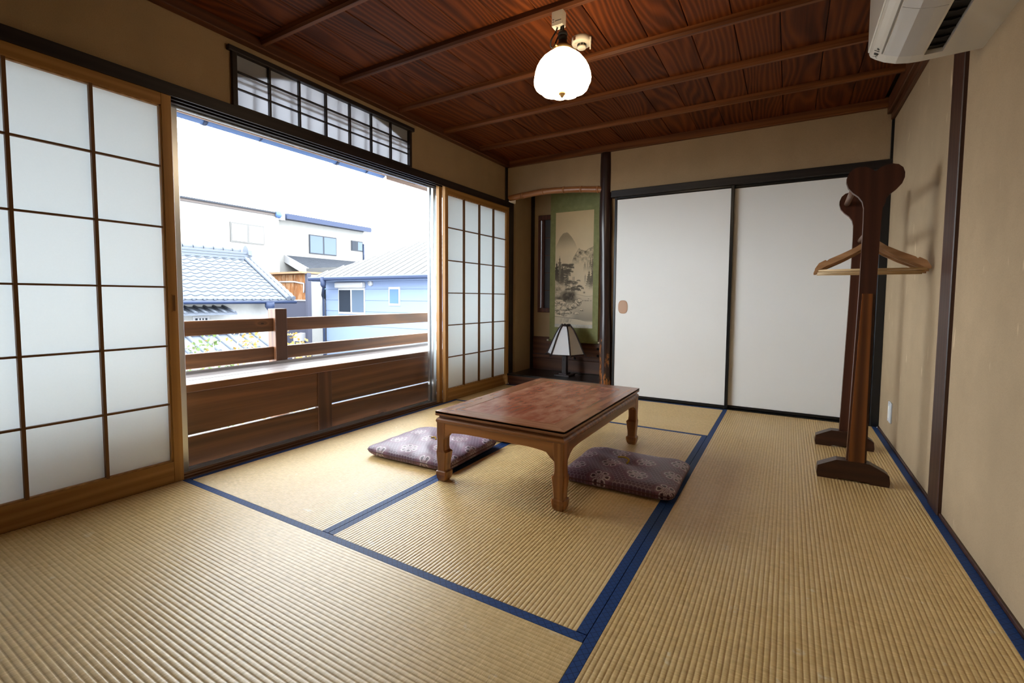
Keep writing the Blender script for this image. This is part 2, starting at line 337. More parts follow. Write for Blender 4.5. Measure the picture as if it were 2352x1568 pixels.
# ------------------------------------------------------------------ mesh builder
ROOT = {}
class MB:
    def __init__(s): s.v = []; s.f = []; s.sm = []
    def add(s, vs, fs, smooth=False):
        o = len(s.v); s.v += [tuple(float(q) for q in p) for p in vs]
        s.f += [tuple(i+o for i in f) for f in fs]; s.sm += [smooth]*len(fs); return s
    def box(s, x0, x1, y0, y1, z0, z1, c=0.0):
        if x0 > x1: x0, x1 = x1, x0
        if y0 > y1: y0, y1 = y1, y0
        if z0 > z1: z0, z1 = z1, z0
        c = min(c, (x1-x0)*0.45, (y1-y0)*0.45, (z1-z0)*0.45)
        if c <= 0:
            vs = [(x, y, z) for z in (z0, z1) for y in (y0, y1) for x in (x0, x1)]
            return s.add(vs, [(0, 2, 3, 1), (4, 5, 7, 6), (0, 1, 5, 4), (2, 6, 7, 3), (0, 4, 6, 2), (1, 3, 7, 5)])
        lo, hi = (x0, y0, z0), (x1, y1, z1); vs = []; idx = {}
        for sx in (0, 1):
            for sy in (0, 1):
                for sz in (0, 1):
                    sg = (sx, sy, sz)
                    for a in range(3):
                        p = [(hi[k] if sg[k] else lo[k]) for k in range(3)]
                        for k in range(3):
                            if k != a: p[k] += -c if sg[k] else c
                        idx[(sg, a)] = len(vs); vs.append(tuple(p))
        fs = []
        for a in range(3):
            b, d = (a+1) % 3, (a+2) % 3
            for e in (0, 1):
                q = []
                for (i, j) in ((0, 0), (1, 0), (1, 1), (0, 1)):
                    sg = [0, 0, 0]; sg[a] = e; sg[b] = i; sg[d] = j; q.append(idx[(tuple(sg), a)])
                fs.append(tuple(q if e else q[::-1]))
            for i in (0, 1):
                for j in (0, 1):
                    s0 = [0, 0, 0]; s1 = [0, 0, 0]
                    s0[a], s1[a] = 0, 1; s0[b] = s1[b] = i; s0[d] = s1[d] = j
                    q = [idx[(tuple(s0), b)], idx[(tuple(s1), b)], idx[(tuple(s1), d)], idx[(tuple(s0), d)]]
                    fs.append(tuple(q if (i ^ j) else q[::-1]))
        for sx in (0, 1):
            for sy in (0, 1):
                for sz in (0, 1):
                    sg = (sx, sy, sz); q = [idx[(sg, 0)], idx[(sg, 1)], idx[(sg, 2)]]
                    fs.append(tuple(q if (sx+sy+sz) % 2 else q[::-1]))
        return s.add(vs, fs)
    def prism(s, pts, axis, a, b, smooth=False):
        """closed outline pts in the two other axes (in XYZ order), run from a to b along axis"""
        ai = 'XYZ'.index(axis); n = len(pts); vs = []
        for w in (a, b):
            for p in pts:
                q = list(p); q.insert(ai, w); vs.append(q)
        s.add(vs, [tuple(range(n)), tuple(range(2*n-1, n-1, -1))])
        o = len(s.v)-2*n
        for i in range(n):
            j = (i+1) % n
            s.f.append((o+i, o+i+n, o+j+n, o+j)); s.sm.append(smooth)
        return s
    def lathe(s, prof, c, seg=32, axis='Z', fn=None, smooth=True):
        vs = []; n = len(prof)
        for k in range(seg):
            t = 2*math.pi*k/seg
            for i, (r, h) in enumerate(prof):
                rr = r*(fn(t, i, h) if fn else 1.0)
                a, b = rr*math.cos(t), rr*math.sin(t)
                p = {'Z': (a, b, h), 'X': (h, a, b), 'Y': (b, h, a)}[axis]
                vs.append((c[0]+p[0], c[1]+p[1], c[2]+p[2]))
        fs = [(k*n+i, ((k+1) % seg)*n+i, ((k+1) % seg)*n+i+1, k*n+i+1) for k in range(seg) for i in range(n-1)]
        s.add(vs, fs, smooth)
        for i, flip in ((0, True), (n-1, False)):
            if prof[i][0] > 1e-6:
                o = len(s.v)-len(vs); q = [o+k*n+i for k in range(seg)]
                s.f.append(tuple(q[::-1] if flip else q)); s.sm.append(False)
        return s
    def tube(s, path, rad, seg=10, cap=True, smooth=True):
        P = [Vector(p) for p in path]; n = len(P); rr = rad if hasattr(rad, '__len__') else [rad]*n
        up = Vector((0, 0, 1)); vs = []
        for i, p in enumerate(P):
            d = (P[min(i+1, n-1)]-P[max(i-1, 0)]).normalized()
            if abs(d.dot(up)) > 0.95: up = Vector((1, 0, 0))
            a = d.cross(up).normalized(); b = d.cross(a).normalized(); up = -b if False else up
            for k in range(seg):
                t = 2*math.pi*k/seg; vs.append(p+a*(rr[i]*math.cos(t))+b*(rr[i]*math.sin(t)))
        fs = [(i*seg+k, i*seg+(k+1) % seg, (i+1)*seg+(k+1) % seg, (i+1)*seg+k) for i in range(n-1) for k in range(seg)]
        s.add(vs, fs, smooth)
        if cap:
            o = len(s.v)-len(vs)
            s.f.append(tuple(o+k for k in range(seg))[::-1]); s.sm.append(False)
            s.f.append(tuple(o+(n-1)*seg+k for k in range(seg))); s.sm.append(False)
        return s
    def quad(s, a, b, c, d): return s.add([a, b, c, d], [(0, 1, 2, 3)])
    def move(s, M):
        s.v = [tuple(M @ Vector(p)) for p in s.v]; return s
    def build(s, name, mat, parent=None):
        off = (0, 0, 0); r = parent
        while r is not None:
            if r.name in ROOT: off = ROOT[r.name]
            r = r.parent
        me = bpy.data.meshes.new(name)
        me.from_pydata([(p[0]-off[0], p[1]-off[1], p[2]-off[2]) for p in s.v], [], s.f)
        me.polygons.foreach_set('use_smooth', s.sm)
        me.materials.append(mat)
        me.validate(); me.update()
        o = bpy.data.objects.new(name, me); COL.objects.link(o)
        if parent is not None: o.parent = parent
        return o

def empty(name, loc):
    o = bpy.data.objects.new(name, None); COL.objects.link(o); o.location = loc
    o.empty_display_size = 0.05; ROOT[o.name] = tuple(loc); return o
def tag(o, label, cat, group=None):
    o['label'] = label; o['category'] = cat
    if group: o['group'] = group
    return o
def thing(name, loc, label, cat, group=None): return tag(empty(name, loc), label, cat, group)
def struct(o, label=None):
    o['kind'] = 'structure'
    if label: o['label'] = label
    return o
def box(name, mat, parent, *a, c=0.0): return MB().box(*a, c=c).build(name, mat, parent)
def bezier(pts, n):
    out = []
    P = [np.array(p, float) for p in pts]
    for i in range(len(P)-1):
        p0 = P[max(i-1, 0)]; p1 = P[i]; p2 = P[i+1]; p3 = P[min(i+2, len(P)-1)]
        for k in range(n):
            t = k/n
            out.append(0.5*((2*p1)+(-p0+p2)*t+(2*p0-5*p1+4*p2-p3)*t*t+(-p0+3*p1-3*p2+p3)*t**3))
    out.append(P[-1]); return out

# ------------------------------------------------------------------ room numbers (metres)
XR, YB = 2.909, 3.829            # right wall, far wall
X1, X2 = 0.9714, 1.9584          # mat seams
YA, YM, YF = 0.993, 1.989, 2.980
YN = -1.10                       # wall behind the camera
ZC = 2.086                       # underside of the ceiling moulding
ZB = 2.138                       # underside of the ceiling boards

# ------------------------------------------------------------------ shell
fl = struct(box('floor', M_SUBFLOOR, None, -0.16, XR+0.08, YN, YB+0.03, -0.14, -0.056), 'wooden floor under the straw mats')
# plank strip of the neighbouring corridor behind the camera
for k in range(5):
    w = -YN/5
    box('plank', M_SUBFLOOR, fl, 0.0, XR, YN+k*w+0.001, YN+(k+1)*w-0.001, -0.056, -0.002, c=0.001)

RIB = 0.0132
def mat_top(x0, x1, y0, y1, axis):
    """ribbed straw surface; ribs run along axis"""
    b = MB(); lo, hi = (y0, y1) if axis == 'X' else (x0, x1)
    n = max(1, round((hi-lo)/RIB)); p = (hi-lo)/n; prof = []
    for k in range(n):
        for q, h in ((0.0, -0.0014), (0.13, -0.0005), (0.30, -0.0001), (0.5, 0.0), (0.70, -0.0001), (0.87, -0.0005)):
            prof.append((lo+(k+q)*p, h))
    prof.append((hi, -0.0014))
    e0, e1 = (x0, x1) if axis == 'X' else (y0, y1)
    vs = []
    for w in (e0, e1):
        for (t, h) in prof: vs.append((w, t, h) if axis == 'X' else (t, w, h))
    m_ = len(prof)
    fs = [((i, i+m_, i+m_+1, i+1) if axis == 'X' else (i, i+1, i+m_+1, i+m_)) for i in range(m_-1)]
    b.add(vs, fs, True)
    b.box(x0, x1, y0, y1, -0.056, -0.0018)
    return b
HW = 0.029
def tatami(x0, x1, y0, y1, axis, label):
    g = 0.0008
    x0 += g; x1 -= g; y0 += g; y1 -= g
    t = thing('tatami_mat', ((x0+x1)/2, (y0+y1)/2, -0.056), label, 'tatami mat', 'straw mats covering the floor')
    if axis == 'X':
        mat_top(x0, x1, y0+HW*0.9, y1-HW*0.9, 'X').build('woven_surface', M_MAT_X, t)
        for a in (y0, y1-HW): box('cloth_border', M_HERI, t, x0, x1, a, a+HW, -0.056, 0.0003, c=0.0008)
    else:
        mat_top(x0+HW*0.9, x1-HW*0.9, y0, y1, 'Y').build('woven_surface', M_MAT_Y, t)
        for a in (x0, x1-HW): box('cloth_border', M_HERI, t, a, a+HW, y0, y1, -0.056, 0.0003, c=0.0008)
    return t
tatami(0, X2, 0, YA, 'X', 'pale straw mat crosswise in front of the near paper screen, blue edged')
tatami(0, X1, YA, YF, 'Y', 'straw mat lying along the open window under two purple cushions')
tatami(X1, X2, YA, YF, 'Y', 'straw mat directly beneath the low wooden table')
tatami(0, X2, YF, YB-0.004, 'X', 'straw mat crosswise before the alcove and first white sliding door')
tatami(X2, XR-0.008, 0, YM, 'Y', 'straw mat along the plain plaster wall below the air conditioner')
tatami(X2, XR-0.008, YM, YB-0.004, 'Y', 'straw mat under the wooden clothes rack')

# left wall: plaster over the screens with a hole for the transom
RY0, RY1, RZ0, RZ1 = 1.252, 2.487, 1.780, 2.036
w = MB()
w.box(-0.10, -0.012, YN, RY0, 1.772, 2.30).box(-0.10, -0.012, RY1, 3.80, 1.772, 2.30).box(-0.10, -0.012, RY0, RY1, RZ1, 2.30)
w.box(-0.10, -0.012, YN, -0.052, -0.05, 1.772)
wl = struct(w.build('wall_left', M_PLASTER))
# corner post at the alcove
struct(MB().box(-0.10, -0.002, 3.872, 3.952, 0, 1.775, 0.004).box(-0.10, -0.004, 3.797, 3.862, 1.775, 2.12, 0.004).build('trim_1', M_DARK))
# header beam over the screens, grooved below
zt, zb, gd = 1.775, 1.721, 0.016
prof = [(0.0, zt), (0.0, zb), (-0.007, zb), (-0.007, zb+gd), (-0.039, zb+gd), (-0.039, zb), (-0.047, zb), (-0.047, zb+gd), (-0.079, zb+gd), (-0.079, zb), (-0.105, zb), (-0.105, zt)]
struct(MB().prism([(x, z) for x, z in prof], 'Y', YN, 3.872).build('trim_2', M_DARK_Y))
# sill rail
prof = [(0.0, -0.056), (0.0, -0.001), (-0.007, -0.001), (-0.007, -0.008), (-0.039, -0.008), (-0.039, -0.001), (-0.047, -0.001), (-0.047, -0.008), (-0.079, -0.008), (-0.079, -0.001), (-0.105, -0.001), (-0.105, -0.056)]
struct(MB().prism(prof, 'Y', YN, 3.872).build('trim_3', M_SILL))
# side jamb of the far screen
struct(MB().box(-0.079, -0.048, 2.858, 2.898, -0.006, zb+gd-0.001, 0.002).build('trim_4', M_HONEY))

# far wall
w = MB()
arch = [(0.0, 1.800), (0.162, 1.826), (0.378, 1.838), (0.588, 1.833), (0.755, 1.820), (0.945, 1.792)]
cv = bezier(arch, 6)
w.prism([(p[0], p[1]) for p in cv]+[(0.945, 2.20), (0.0, 2.20)], 'Y', YB, YB+0.05)
w.box(1.02, XR, YB, YB+0.05, 1.752, 2.20)
struct(w.build('wall_back', M_PLASTER))
struct(MB().box(1.035, XR, YB-0.022, YB+0.05, 1.700, 1.757, 0.003).build('trim_5', M_DARK_X))
struct(MB().box(2.862, XR, YB-0.012, YB+0.05, 0, 1.700, 0.003).box(2.895, XR+0.002, YB-0.014, YB+0.01, 1.757, 2.09, 0.002).build('trim_6', M_LACQ))
struct(MB().box(1.05, 2.87, YB-0.004, YB+0.09, -0.056, 0.006, 0.002).build('trim_7', M_LACQ))
# wall behind sliding doors (closet back) and alcove shell
struct(MB().box(1.06, XR, YB+0.10, YB+0.13, -0.05, 1.75).build('wall_closet', M_DARK_X))
TX0, TX1, TY = 0.018, 0.955, 4.30
w = MB()
w.box(-0.08, TX0, 3.952, TY+0.05, 0.0, 2.2)                       # side
w.box(TX0, TX1+0.1, TY, TY+0.05, 0.445, 0.70).box(TX0, TX1+0.1, TY, TY+0.05, 1.695, 2.2).box(TX0, 0.098, TY, TY+0.05, 0.70, 1.695).box(0.60, TX1+0.1, TY, TY+0.05, 0.70, 1.695)
w.box(TX1+0.045, TX1+0.10, YB+0.03, TY, 0.0, 2.2)
struct(w.build('wall_alcove', M_PLASTER))
wn = struct(MB().box(TX0, TX1+0.05, TY-0.012, TY+0.03, 0.098, 0.222, 0.003).build('wainscot_alcove', M_TOKO_PANEL))
box('board', M_TOKO_PANEL, wn, TX0, TX1+0.05, TY-0.020, TY+0.03, 0.224, 0.262, c=0.004)
box('board', M_TOKO_PANEL, wn, TX0, TX1+0.05, TY-0.012, TY+0.03, 0.264, 0.446, c=0.003)
for (x, z) in ((0.528, 0.243), (0.768, 0.282), (0.768, 0.352)):
    MB().lathe([(0.0, -0.0245 if z < 0.26 else -0.0145), (0.013, -0.0245 if z < 0.26 else -0.0145), (0.013, 0.0)], (x, TY, z), 16, 'Y').build('bored_hole', M_INK, wn)
struct(MB().box(TX0, TX0+0.03, TY-0.03, TY, 0.09, 2.1, 0.002).build('trim_8', M_DARK))
struct(MB().box(TX0-0.03, TX1+0.05, 3.90, TY+0.02, 2.10, 2.14).build('ceiling_alcove', M_DARK_X))
fa = struct(MB().box(TX0-0.03, TX1+0.045, YB+0.022, TY+0.01, 0.082, 0.101, 0.004).build('floor_alcove', M_TOKO_FLOOR))
box('front_board', M_TOKO_PANEL, fa, TX0-0.02, TX1+0.03, YB+0.034, YB+0.06, -0.05, 0.083, c=0.002)
# small lattice window in the alcove, mostly hidden by the scroll
wi = struct(empty('window_1', (0.35, TY, 0.70)))
for (a, b, c_, d) in ((0.098, 0.600, 0.700, 0.745), (0.098, 0.600, 1.650, 1.697), (0.098, 0.128, 0.745, 1.65), (0.570, 0.600, 0.745, 1.65)):
    box('frame', M_TOKO_WIN, wi, a, b, TY-0.020, TY+0.03, c_, d, c=0.003)
box('sash', M_TOKO_WIN, wi, 0.133, 0.160, TY-0.006, TY+0.02, 0.745, 1.65, c=0.002)
for k in range(3): box('muntin', M_TOKO_WIN, wi, 0.245+k*0.10, 0.251+k*0.10, TY+0.004, TY+0.016, 0.745, 1.65)
for k in range(4): box('muntin', M_TOKO_WIN, wi, 0.160, 0.570, TY+0.004, TY+0.016, 0.925+k*0.18, 0.931+k*0.18)
box('pane', plain('alcove_pane_paper', (0.055, 0.056, 0.066), 0.5, 0.4), wi, 0.155, 0.575, TY+0.017, TY+0.022, 0.74, 1.655)

# right wall
struct(MB().box(XR, XR+0.08, YN, YB+0.05, -0.14, 2.30).build('wall_right', M_PLASTER_R))
struct(MB().box(XR-0.014, XR+0.01, 2.325, 2.470, -0.002, 2.02, 0.003).build('trim_9', M_POST))
struct(MB().box(XR-0.008, XR+0.01, YN, YB-0.012, -0.056, 0.012, 0.002).build('baseboard_right', M_POST))
struct(MB().box(-0.10, XR+0.08, YN-0.06, YN, -0.14, 2.30).build('wall_front', M_PLASTER))

# ceiling: boards run to the far wall, battens cross below them
ce = struct(MB().box(-0.10, XR+0.08, YN-0.05, YB+0.6, 2.165, 2.20).build('ceiling', M_DARK_Y), 'cedar board ceiling with crosswise battens')
bx = 1.530
xs = [bx+0.1885*k for k in range(-9, 8)]
for k in range(len(xs)-1):
    a, b = max(xs[k], -0.012), min(xs[k+1], XR)
    if b-a < 0.02: continue
    dz = R.uniform(-0.0015, 0.0015)
    box('board', M_CEIL, ce, a+0.0018, b-0.0018, YN, YB, ZB+dz, ZB+0.014+dz, c=0.002)
for k in range(-4, 6):
    y = 1.86+0.482*k
    if y < YN or y > YB-0.1: continue
    y0, y1 = y-0.017, y+0.017
    pr_ = [(y0, ZB+0.004), (y0, ZB-0.022), (y0+0.007, ZB-0.034), (y1-0.007, ZB-0.034), (y1, ZB-0.022), (y1, ZB+0.004)]
    MB().prism(pr_, 'X', 0.0, XR).build('batten', M_BATTEN, ce)
struct(MB().box(-0.012, 0.040, YN, YB, ZC, ZB+0.01, 0.004).build('trim_10', M_MOULD_Y))
struct(MB().box(-0.012, XR, YB-0.040, YB, ZC, ZB+0.01, 0.004).build('trim_11', M_BATTEN))
struct(MB().box(XR-0.040, XR, YN, YB, 2.046, ZB+0.01, 0.004).box(XR-0.020, XR, YN, YB-0.01, 2.006, 2.046, 0.003).build('trim_12', M_MOULD_Y))
# outer roof and eave of this house
struct(MB().box(-0.12, XR+0.10, YN-0.06, YB+0.66, 2.30, 2.36).build('roof', M_DARK_Y))
ev = struct(MB().prism([(-0.98, 2.02), (-0.98, 2.05), (-0.10, 2.34), (-0.10, 2.30)], 'Y', YN-0.3, 5.2).build('roof_eave', wood('eave_soffit_board', (0.10, 0.062, 0.045), (0.22, 0.15, 0.115), 'Y', 18, 0.6, 0.3)))
for y in np.arange(-0.9, 5.1, 0.45):
    MB().prism([(-0.96, 1.995), (-0.96, 2.027), (-0.10, 2.307), (-0.10, 2.272)], 'Y', y-0.02, y+0.02).build('rafter', M_SILL, ev)
struct(MB().box(-0.995, -0.975, YN-0.3, 3.22, 2.000, 2.055, 0.002).box(-0.995, -0.975, 3.22, 5.2, 1.970, 2.055, 0.002).build('trim_13', MATS['eave_soffit_board']))

# ------------------------------------------------------------------ transom window over the header
tw = struct(empty('window_2', (-0.02, (RY0+RY1)/2, RZ0)), 'papered lattice transom with arched light behind it')
box('frame', M_DARK, tw, -0.055, 0.004, RY0-0.012, RY0+0.013, 1.774, RZ1+0.004, c=0.002)
box('frame', M_DARK, tw, -0.055, 0.004, RY1-0.012, RY1+0.010, 1.774, RZ1+0.004, c=0.002)
box('frame', M_DARK_Y, tw, -0.055, 0.008, RY0-0.030, RY1+0.035, RZ1-0.006, RZ1+0.020, c=0.003)
box('frame', M_DARK_Y, tw, -0.055, 0.002, RY0, RY1, 1.774, 1.783, c=0.001)
ya, yb_ = RY0+0.013, RY1-0.012; za, zb_ = 1.783, RZ1-0.006
NC, NR = 7, 3
for k in range(1, NC):
    y = ya+(yb_-ya)*k/NC; box('muntin', M_DARK, tw, -0.022, -0.004, y-0.0045, y+0.0045, za, zb_)
for k in range(1, NR):
    z = za+(zb_-za)*k/NR; box('muntin', M_DARK_Y, tw, -0.020, -0.007, ya, yb_, z-0.0035, z+0.0035)
for i in range(NC):
    for j in range(NR):
        y0, y1 = ya+(yb_-ya)*i/NC, ya+(yb_-ya)*(i+1)/NC; z0, z1 = za+(zb_-za)*j/NR, za+(zb_-za)*(j+1)/NR
        MB().quad((-0.0225, y0, z0), (-0.0225, y1, z0), (-0.0225, y1, z1), (-0.0225, y0, z1)).build('paper_pane', M_RANMA_PAPER, tw)
# arched board and its bars behind the paper
ap = [(1.23, 1.905), (1.284, 1.925), (1.359, 1.949), (1.458, 1.985), (1.535, 2.010), (1.616, 2.026), (1.70, 2.042), (1.79, 2.052), (1.964, 2.050), (2.045, 2.042), (2.146, 2.022), (2.324, 1.985), (2.42, 1.955), (2.51, 1.920)]
hole = [tuple(p) for p in bezier(ap, 4)]; n = len(hole)-1
m_ = MB()
for x0, x1 in ((-0.038, -0.030),):
    for k in range(n):
        (y0, z0), (y1, z1) = hole[k], hole[k+1]
        vs = [(x, y, z) for x in (x0, x1) for (y, z) in ((y0, z0), (y1, z1), (y1, 2.12), (y0, 2.12))]
        m_.add(vs, [(0, 3, 2, 1), (4, 5, 6, 7), (0, 1, 5, 4), (1, 2, 6, 5), (2, 3, 7, 6), (3, 0, 4, 7)])
m_.build('arched_board', M_DARK_Y, tw)
for k in range(11):
    y = RY0+0.105+k*0.104; box('bar', M_DARK, tw, -0.050, -0.040, y-0.007, y+0.007, 1.775, 2.10)
for z in (1.905, 1.933): box('bar', M_DARK_Y, tw, -0.050, -0.040, RY0, RY1, z-0.006, z+0.006)

# ------------------------------------------------------------------ paper screens
def shoji(y0, y1, label, stile=0.040, pull_y=None):
    t = thing('paper_screen', (-0.023, (y0+y1)/2, -0.006), label, 'paper screen', 'sliding paper screens at the window')
    xa, xb = -0.038, -0.008
    z0, z1 = -0.007, zb+gd-0.001
    for a in (y0, y1-stile): box('stile', M_HONEY, t, xa, xb, a, a+stile, z0, z1, c=0.0025)
    box('top_rail', M_HONEY_Y, t, xa+0.001, xb-0.001, y0+stile, y1-stile, 1.672, z1)
    box('bottom_rail', M_HONEY_Y, t, xa+0.001, xb-0.001, y0+stile, y1-stile, z0, 0.094)
    ia, ib = y0+stile, y1-stile; ja, jb = 0.094, 1.672
    # inner bead of the frame
    for (a, b, c_, d) in ((ia, ia+0.006, ja, jb), (ib-0.006, ib, ja, jb), (ia, ib, ja, ja+0.005), (ia, ib, jb-0.006, jb)):
        box('bead', M_HONEY, t, -0.030, -0.013, a, b, c_, d)
    for k in range(1, 4):
        y = ia+(ib-ia)*k/4; box('muntin', M_BAR, t, -0.029, -0.011, y-0.0055, y+0.0055, ja, jb)
    for k in range(1, 6):
        z = ja+(jb-ja)*k/6; box('muntin', M_BAR, t, -0.029, -0.014, ia, ib, z-0.0038, z+0.0038)
    for i in range(4):
        for j in range(6):
            a, b = ia+(ib-ia)*i/4, ia+(ib-ia)*(i+1)/4; c_, d = ja+(jb-ja)*j/6, ja+(jb-ja)*(j+1)/6
            MB().quad((-0.0295, a, c_), (-0.0295, b, c_), (-0.0295, b, d), (-0.0295, a, d)).build('paper_pane', M_SHOJI, t)
    if pull_y:
        p = box('finger_pull', M_HONEY, t, -0.0085, -0.0065, pull_y-0.008, pull_y+0.008, 0.772, 0.852, c=0.001)
        box('recess', M_BAR, p, -0.0068, -0.0060, pull_y-0.0055, pull_y+0.0055, 0.777, 0.847)
    return t
shoji(-0.050, 0.976, 'wide paper screen with large panes beside the near end of the window', 0.040, 0.958)
shoji(2.884, 3.872, 'narrow looking paper screen with a fine grid beside the alcove', 0.038)

# aluminium windows outside the screens
wf = struct(empty('window_3', (-0.14, 1.9, 0.0)), 'aluminium sliding window with panes pushed open')
box('head_frame', M_ALU, wf, -0.185, -0.105, YN, 3.95, 1.731, 1.775, c=0.002)
for x, z in ((-0.112, 1.713), (-0.146, 1.721)): box('head_fin', M_ALU, wf, x-0.002, x+0.002, YN, 3.95, z, 1.733)
box('sill_frame', M_ALU, wf, -0.185, -0.105, YN, 3.95, -0.05, -0.016, c=0.002)
for x in (-0.118, -0.150, -0.178): box('track', M_ALU, wf, x-0.003, x+0.003, YN, 3.95, -0.018, -0.004)
def sash(y0, y1, x):
    box('stile', M_ALU, wf, x-0.011, x+0.011, y0, y0+0.034, -0.012, 1.726, c=0.002)
    box('stile', M_ALU, wf, x-0.011, x+0.011, y1-0.034, y1, -0.012, 1.726, c=0.002)
    box('gasket', M_ALU_D, wf, x-0.005, x+0.005, y0+0.034, y0+0.039, 0.05, 1.68)
    box('gasket', M_ALU_D, wf, x-0.005, x+0.005, y1-0.039, y1-0.034, 0.05, 1.68)
    for z0, z1 in ((-0.012, 0.05), (1.68, 1.726)): box('rail', M_ALU, wf, x-0.010, x+0.010, y0+0.034, y1-0.034, z0, z1, c=0.002)
    MB().quad((x, y0+0.036, 0.05), (x, y1-0.036, 0.05), (x, y1-0.036, 1.68), (x, y0+0.036, 1.68)).build('glass_pane', M_GLASS, wf)
sash(2.868, 3.84, -0.128); sash(2.862, 3.86, -0.163); sash(-0.02, 1.047, -0.128)

# ------------------------------------------------------------------ balcony
bt = thing('balcony_railing', (-0.4, 2.0, -0.12), 'dark stained timber balcony box with two rails and a post outside the window', 'balcony railing')
for (a, b) in ((0.2, 1.838), (1.94, 4.6)):
    box('plank', M_BALC, bt, -0.228, -0.204, a, b, 0.146, 0.362, c=0.002)
    box('plank', M_BALC, bt, -0.228, -0.204, a, b, -0.12, 0.137, c=0.002)
box('batten', M_BALC_Z, bt, -0.232, -0.198, 1.838, 1.940, -0.12, 0.362, c=0.002)
box('cap_board', M_BALC, bt, -0.236, -0.196, 0.2, 4.6, 0.362, 0.401, c=0.003)
for x0, x1 in ((-0.335, -0.239), (-0.445, -0.340), (-0.548, -0.450)):
    box('seat_board', M_BALC_TOP, bt, x0, x1, 0.2, 4.6, 0.380, 0.400, c=0.002)
box('edge_board', M_BALC_TOP, bt, -0.578, -0.553, 0.2, 4.6, 0.30, 0.415, c=0.002)
for y in (0.3, 1.846, 4.4):
    box('post', M_BALC_Z, bt, -0.665, -0.580, y-0.0425, y+0.0425, -0.12, 0.763, c=0.003)
for (a, b) in ((0.3425, 1.8035), (1.8885, 4.3575)):
    for z0, z1 in ((0.612, 0.700), (0.420, 0.508)):
        box('rail', M_BALC, bt, -0.638, -0.604, a, b, z0, z1, c=0.003)

# rain gutter on the eave
gt = thing('rain_gutter', (-1.04, 2.0, 1.94), 'pale blue round rain gutter under this house eave above the window', 'gutter')
gp = [(0.038*math.cos(t), 0.038*math.sin(t)) for t in np.linspace(math.pi, 2*math.pi, 13)]
gi = [(0.034*math.cos(t), 0.034*math.sin(t)) for t in np.linspace(2*math.pi, math.pi, 13)]
M_GUT = plain('gutter_blue', (0.045, 0.085, 0.19), 0.5, 0.3)
MB().prism([(-1.035+a, 2.022+b) for a, b in gp+gi], 'Y', YN, 3.22, smooth=True).build('trough', M_GUT, gt)
for y in (0.9, 1.62, 2.68):
    MB().prism([(-1.035+a*1.1, 2.022+b*1.12) for a, b in gp]+[(-1.035+a, 2.022+b) for a, b in gp[::-1]], 'Y', y-0.012, y+0.012, smooth=True).build('joint_collar', M_ONAVY, gt)
for y in (0.5, 2.0, 3.0):
    MB().tube([(-1.035, y, 1.983), (-1.00, y, 1.992), (-0.985, y, 2.02)], 0.004, 6).build('bracket', M_ONAVY, gt)
hk = tag(MB().tube([(-0.985, 3.52, 2.010), (-1.02, 3.52, 1.992), (-1.045, 3.52, 2.002), (-1.05, 3.52, 2.03)], 0.006, 8).build('gutter_hook', M_ONAVY), 'bare metal gutter hook on the brown eave board past the gutter end', 'hook')

# ------------------------------------------------------------------ white sliding doors
def fusuma(x0, x1, y, label, pull=None):
    t = thing('sliding_door', ((x0+x1)/2, y, 0.0), label, 'sliding door', 'white sliding doors of the closet')
    z0, z1, f = 0.007, 1.702, 0.023
    box('panel', M_FUSUMA, t, x0+f, x1-f, y-0.009, y+0.009, z0+f, z1-f)
    for a, b, c_, d in ((x0, x0+f, z0, z1), (x1-f, x1, z0, z1), (x0+f, x1-f, z0, z0+f*0.9), (x0+f, x1-f, z1-f*0.75, z1)):
        box('border', M_LACQ, t, a, b, y-0.013, y+0.013, c_, d, c=0.003)
    if pull:
        cx, cz = pull
        pts = []
        for k in range(32):
            a = 2*math.pi*k/32; ca, sa = math.cos(a), math.sin(a)
            pts.append((cx+0.040*math.copysign(abs(ca)**0.72, ca), cz+0.056*math.copysign(abs(sa)**0.72, sa)))
        p = MB().prism(pts, 'Y', y-0.0115, y-0.0085).build('finger_pull', M_PULL, t)
        inn = [(cx+(a-cx)*0.86, cz+(b-cz)*0.9) for a, b in pts]
        MB().prism(inn, 'Y', y-0.0120, y-0.0114).build('dish', plain('pull_dish', (0.47, 0.27, 0.16), 0.35, 0.5), p)
    return t
fusuma(1.062, 1.985, YB+0.012, 'white paper sliding door with round tan pull, next to the log pillar', (1.150, 0.776))
fusuma(1.955, 2.866, YB+0.042, 'white paper sliding door behind the clothes rack')

# alcove pillar (natural log) and bamboo lintel
lp = []
for k in range(40):
    z = 2.10*k/39; lp.append((0.0515+0.003*math.sin(z*5.0)+0.002*math.sin(z*13+1), z))
lg = MB().lathe(lp, (0, 0, 0), 28)
lg.v = [(x+1.000-0.012*z+0.003*math.sin(z*3.1), y+YB+0.022, z) for (x, y, z) in lg.v]
struct(lg.build('pillar_alcove', M_LOG), 'dark round log pillar between the alcove and the white doors, worn at its foot')
bp = bezier([(0.015, YB+0.012, 1.804), (0.162, YB+0.008, 1.814), (0.378, YB+0.006, 1.826), (0.588, YB+0.006, 1.819), (0.755, YB+0.006, 1.806), (0.955, YB+0.008, 1.783)], 10)
bl = thing('bamboo_lintel', (0.48, YB, 1.79), 'gently bowed brown bamboo pole spanning the top of the alcove opening', 'bamboo pole')
MB().tube([tuple(p) for p in bp], 0.0275, 18).build('culm', M_BAMBOO, bl)
for x in (0.155, 0.378, 0.583, 0.755, 0.900):
    q = min(range(len(bp)), key=lambda i: abs(bp[i][0]-x)); a = Vector(bp[q]); d = (Vector(bp[min(q+1, len(bp)-1)])-Vector(bp[q-1])).normalized()
    MB().tube([a-d*0.010, a-d*0.003, a+d*0.003, a+d*0.010], [0.0275, 0.0315, 0.0315, 0.0275], 18).build('node_ring', M_BAMBOO, bl)

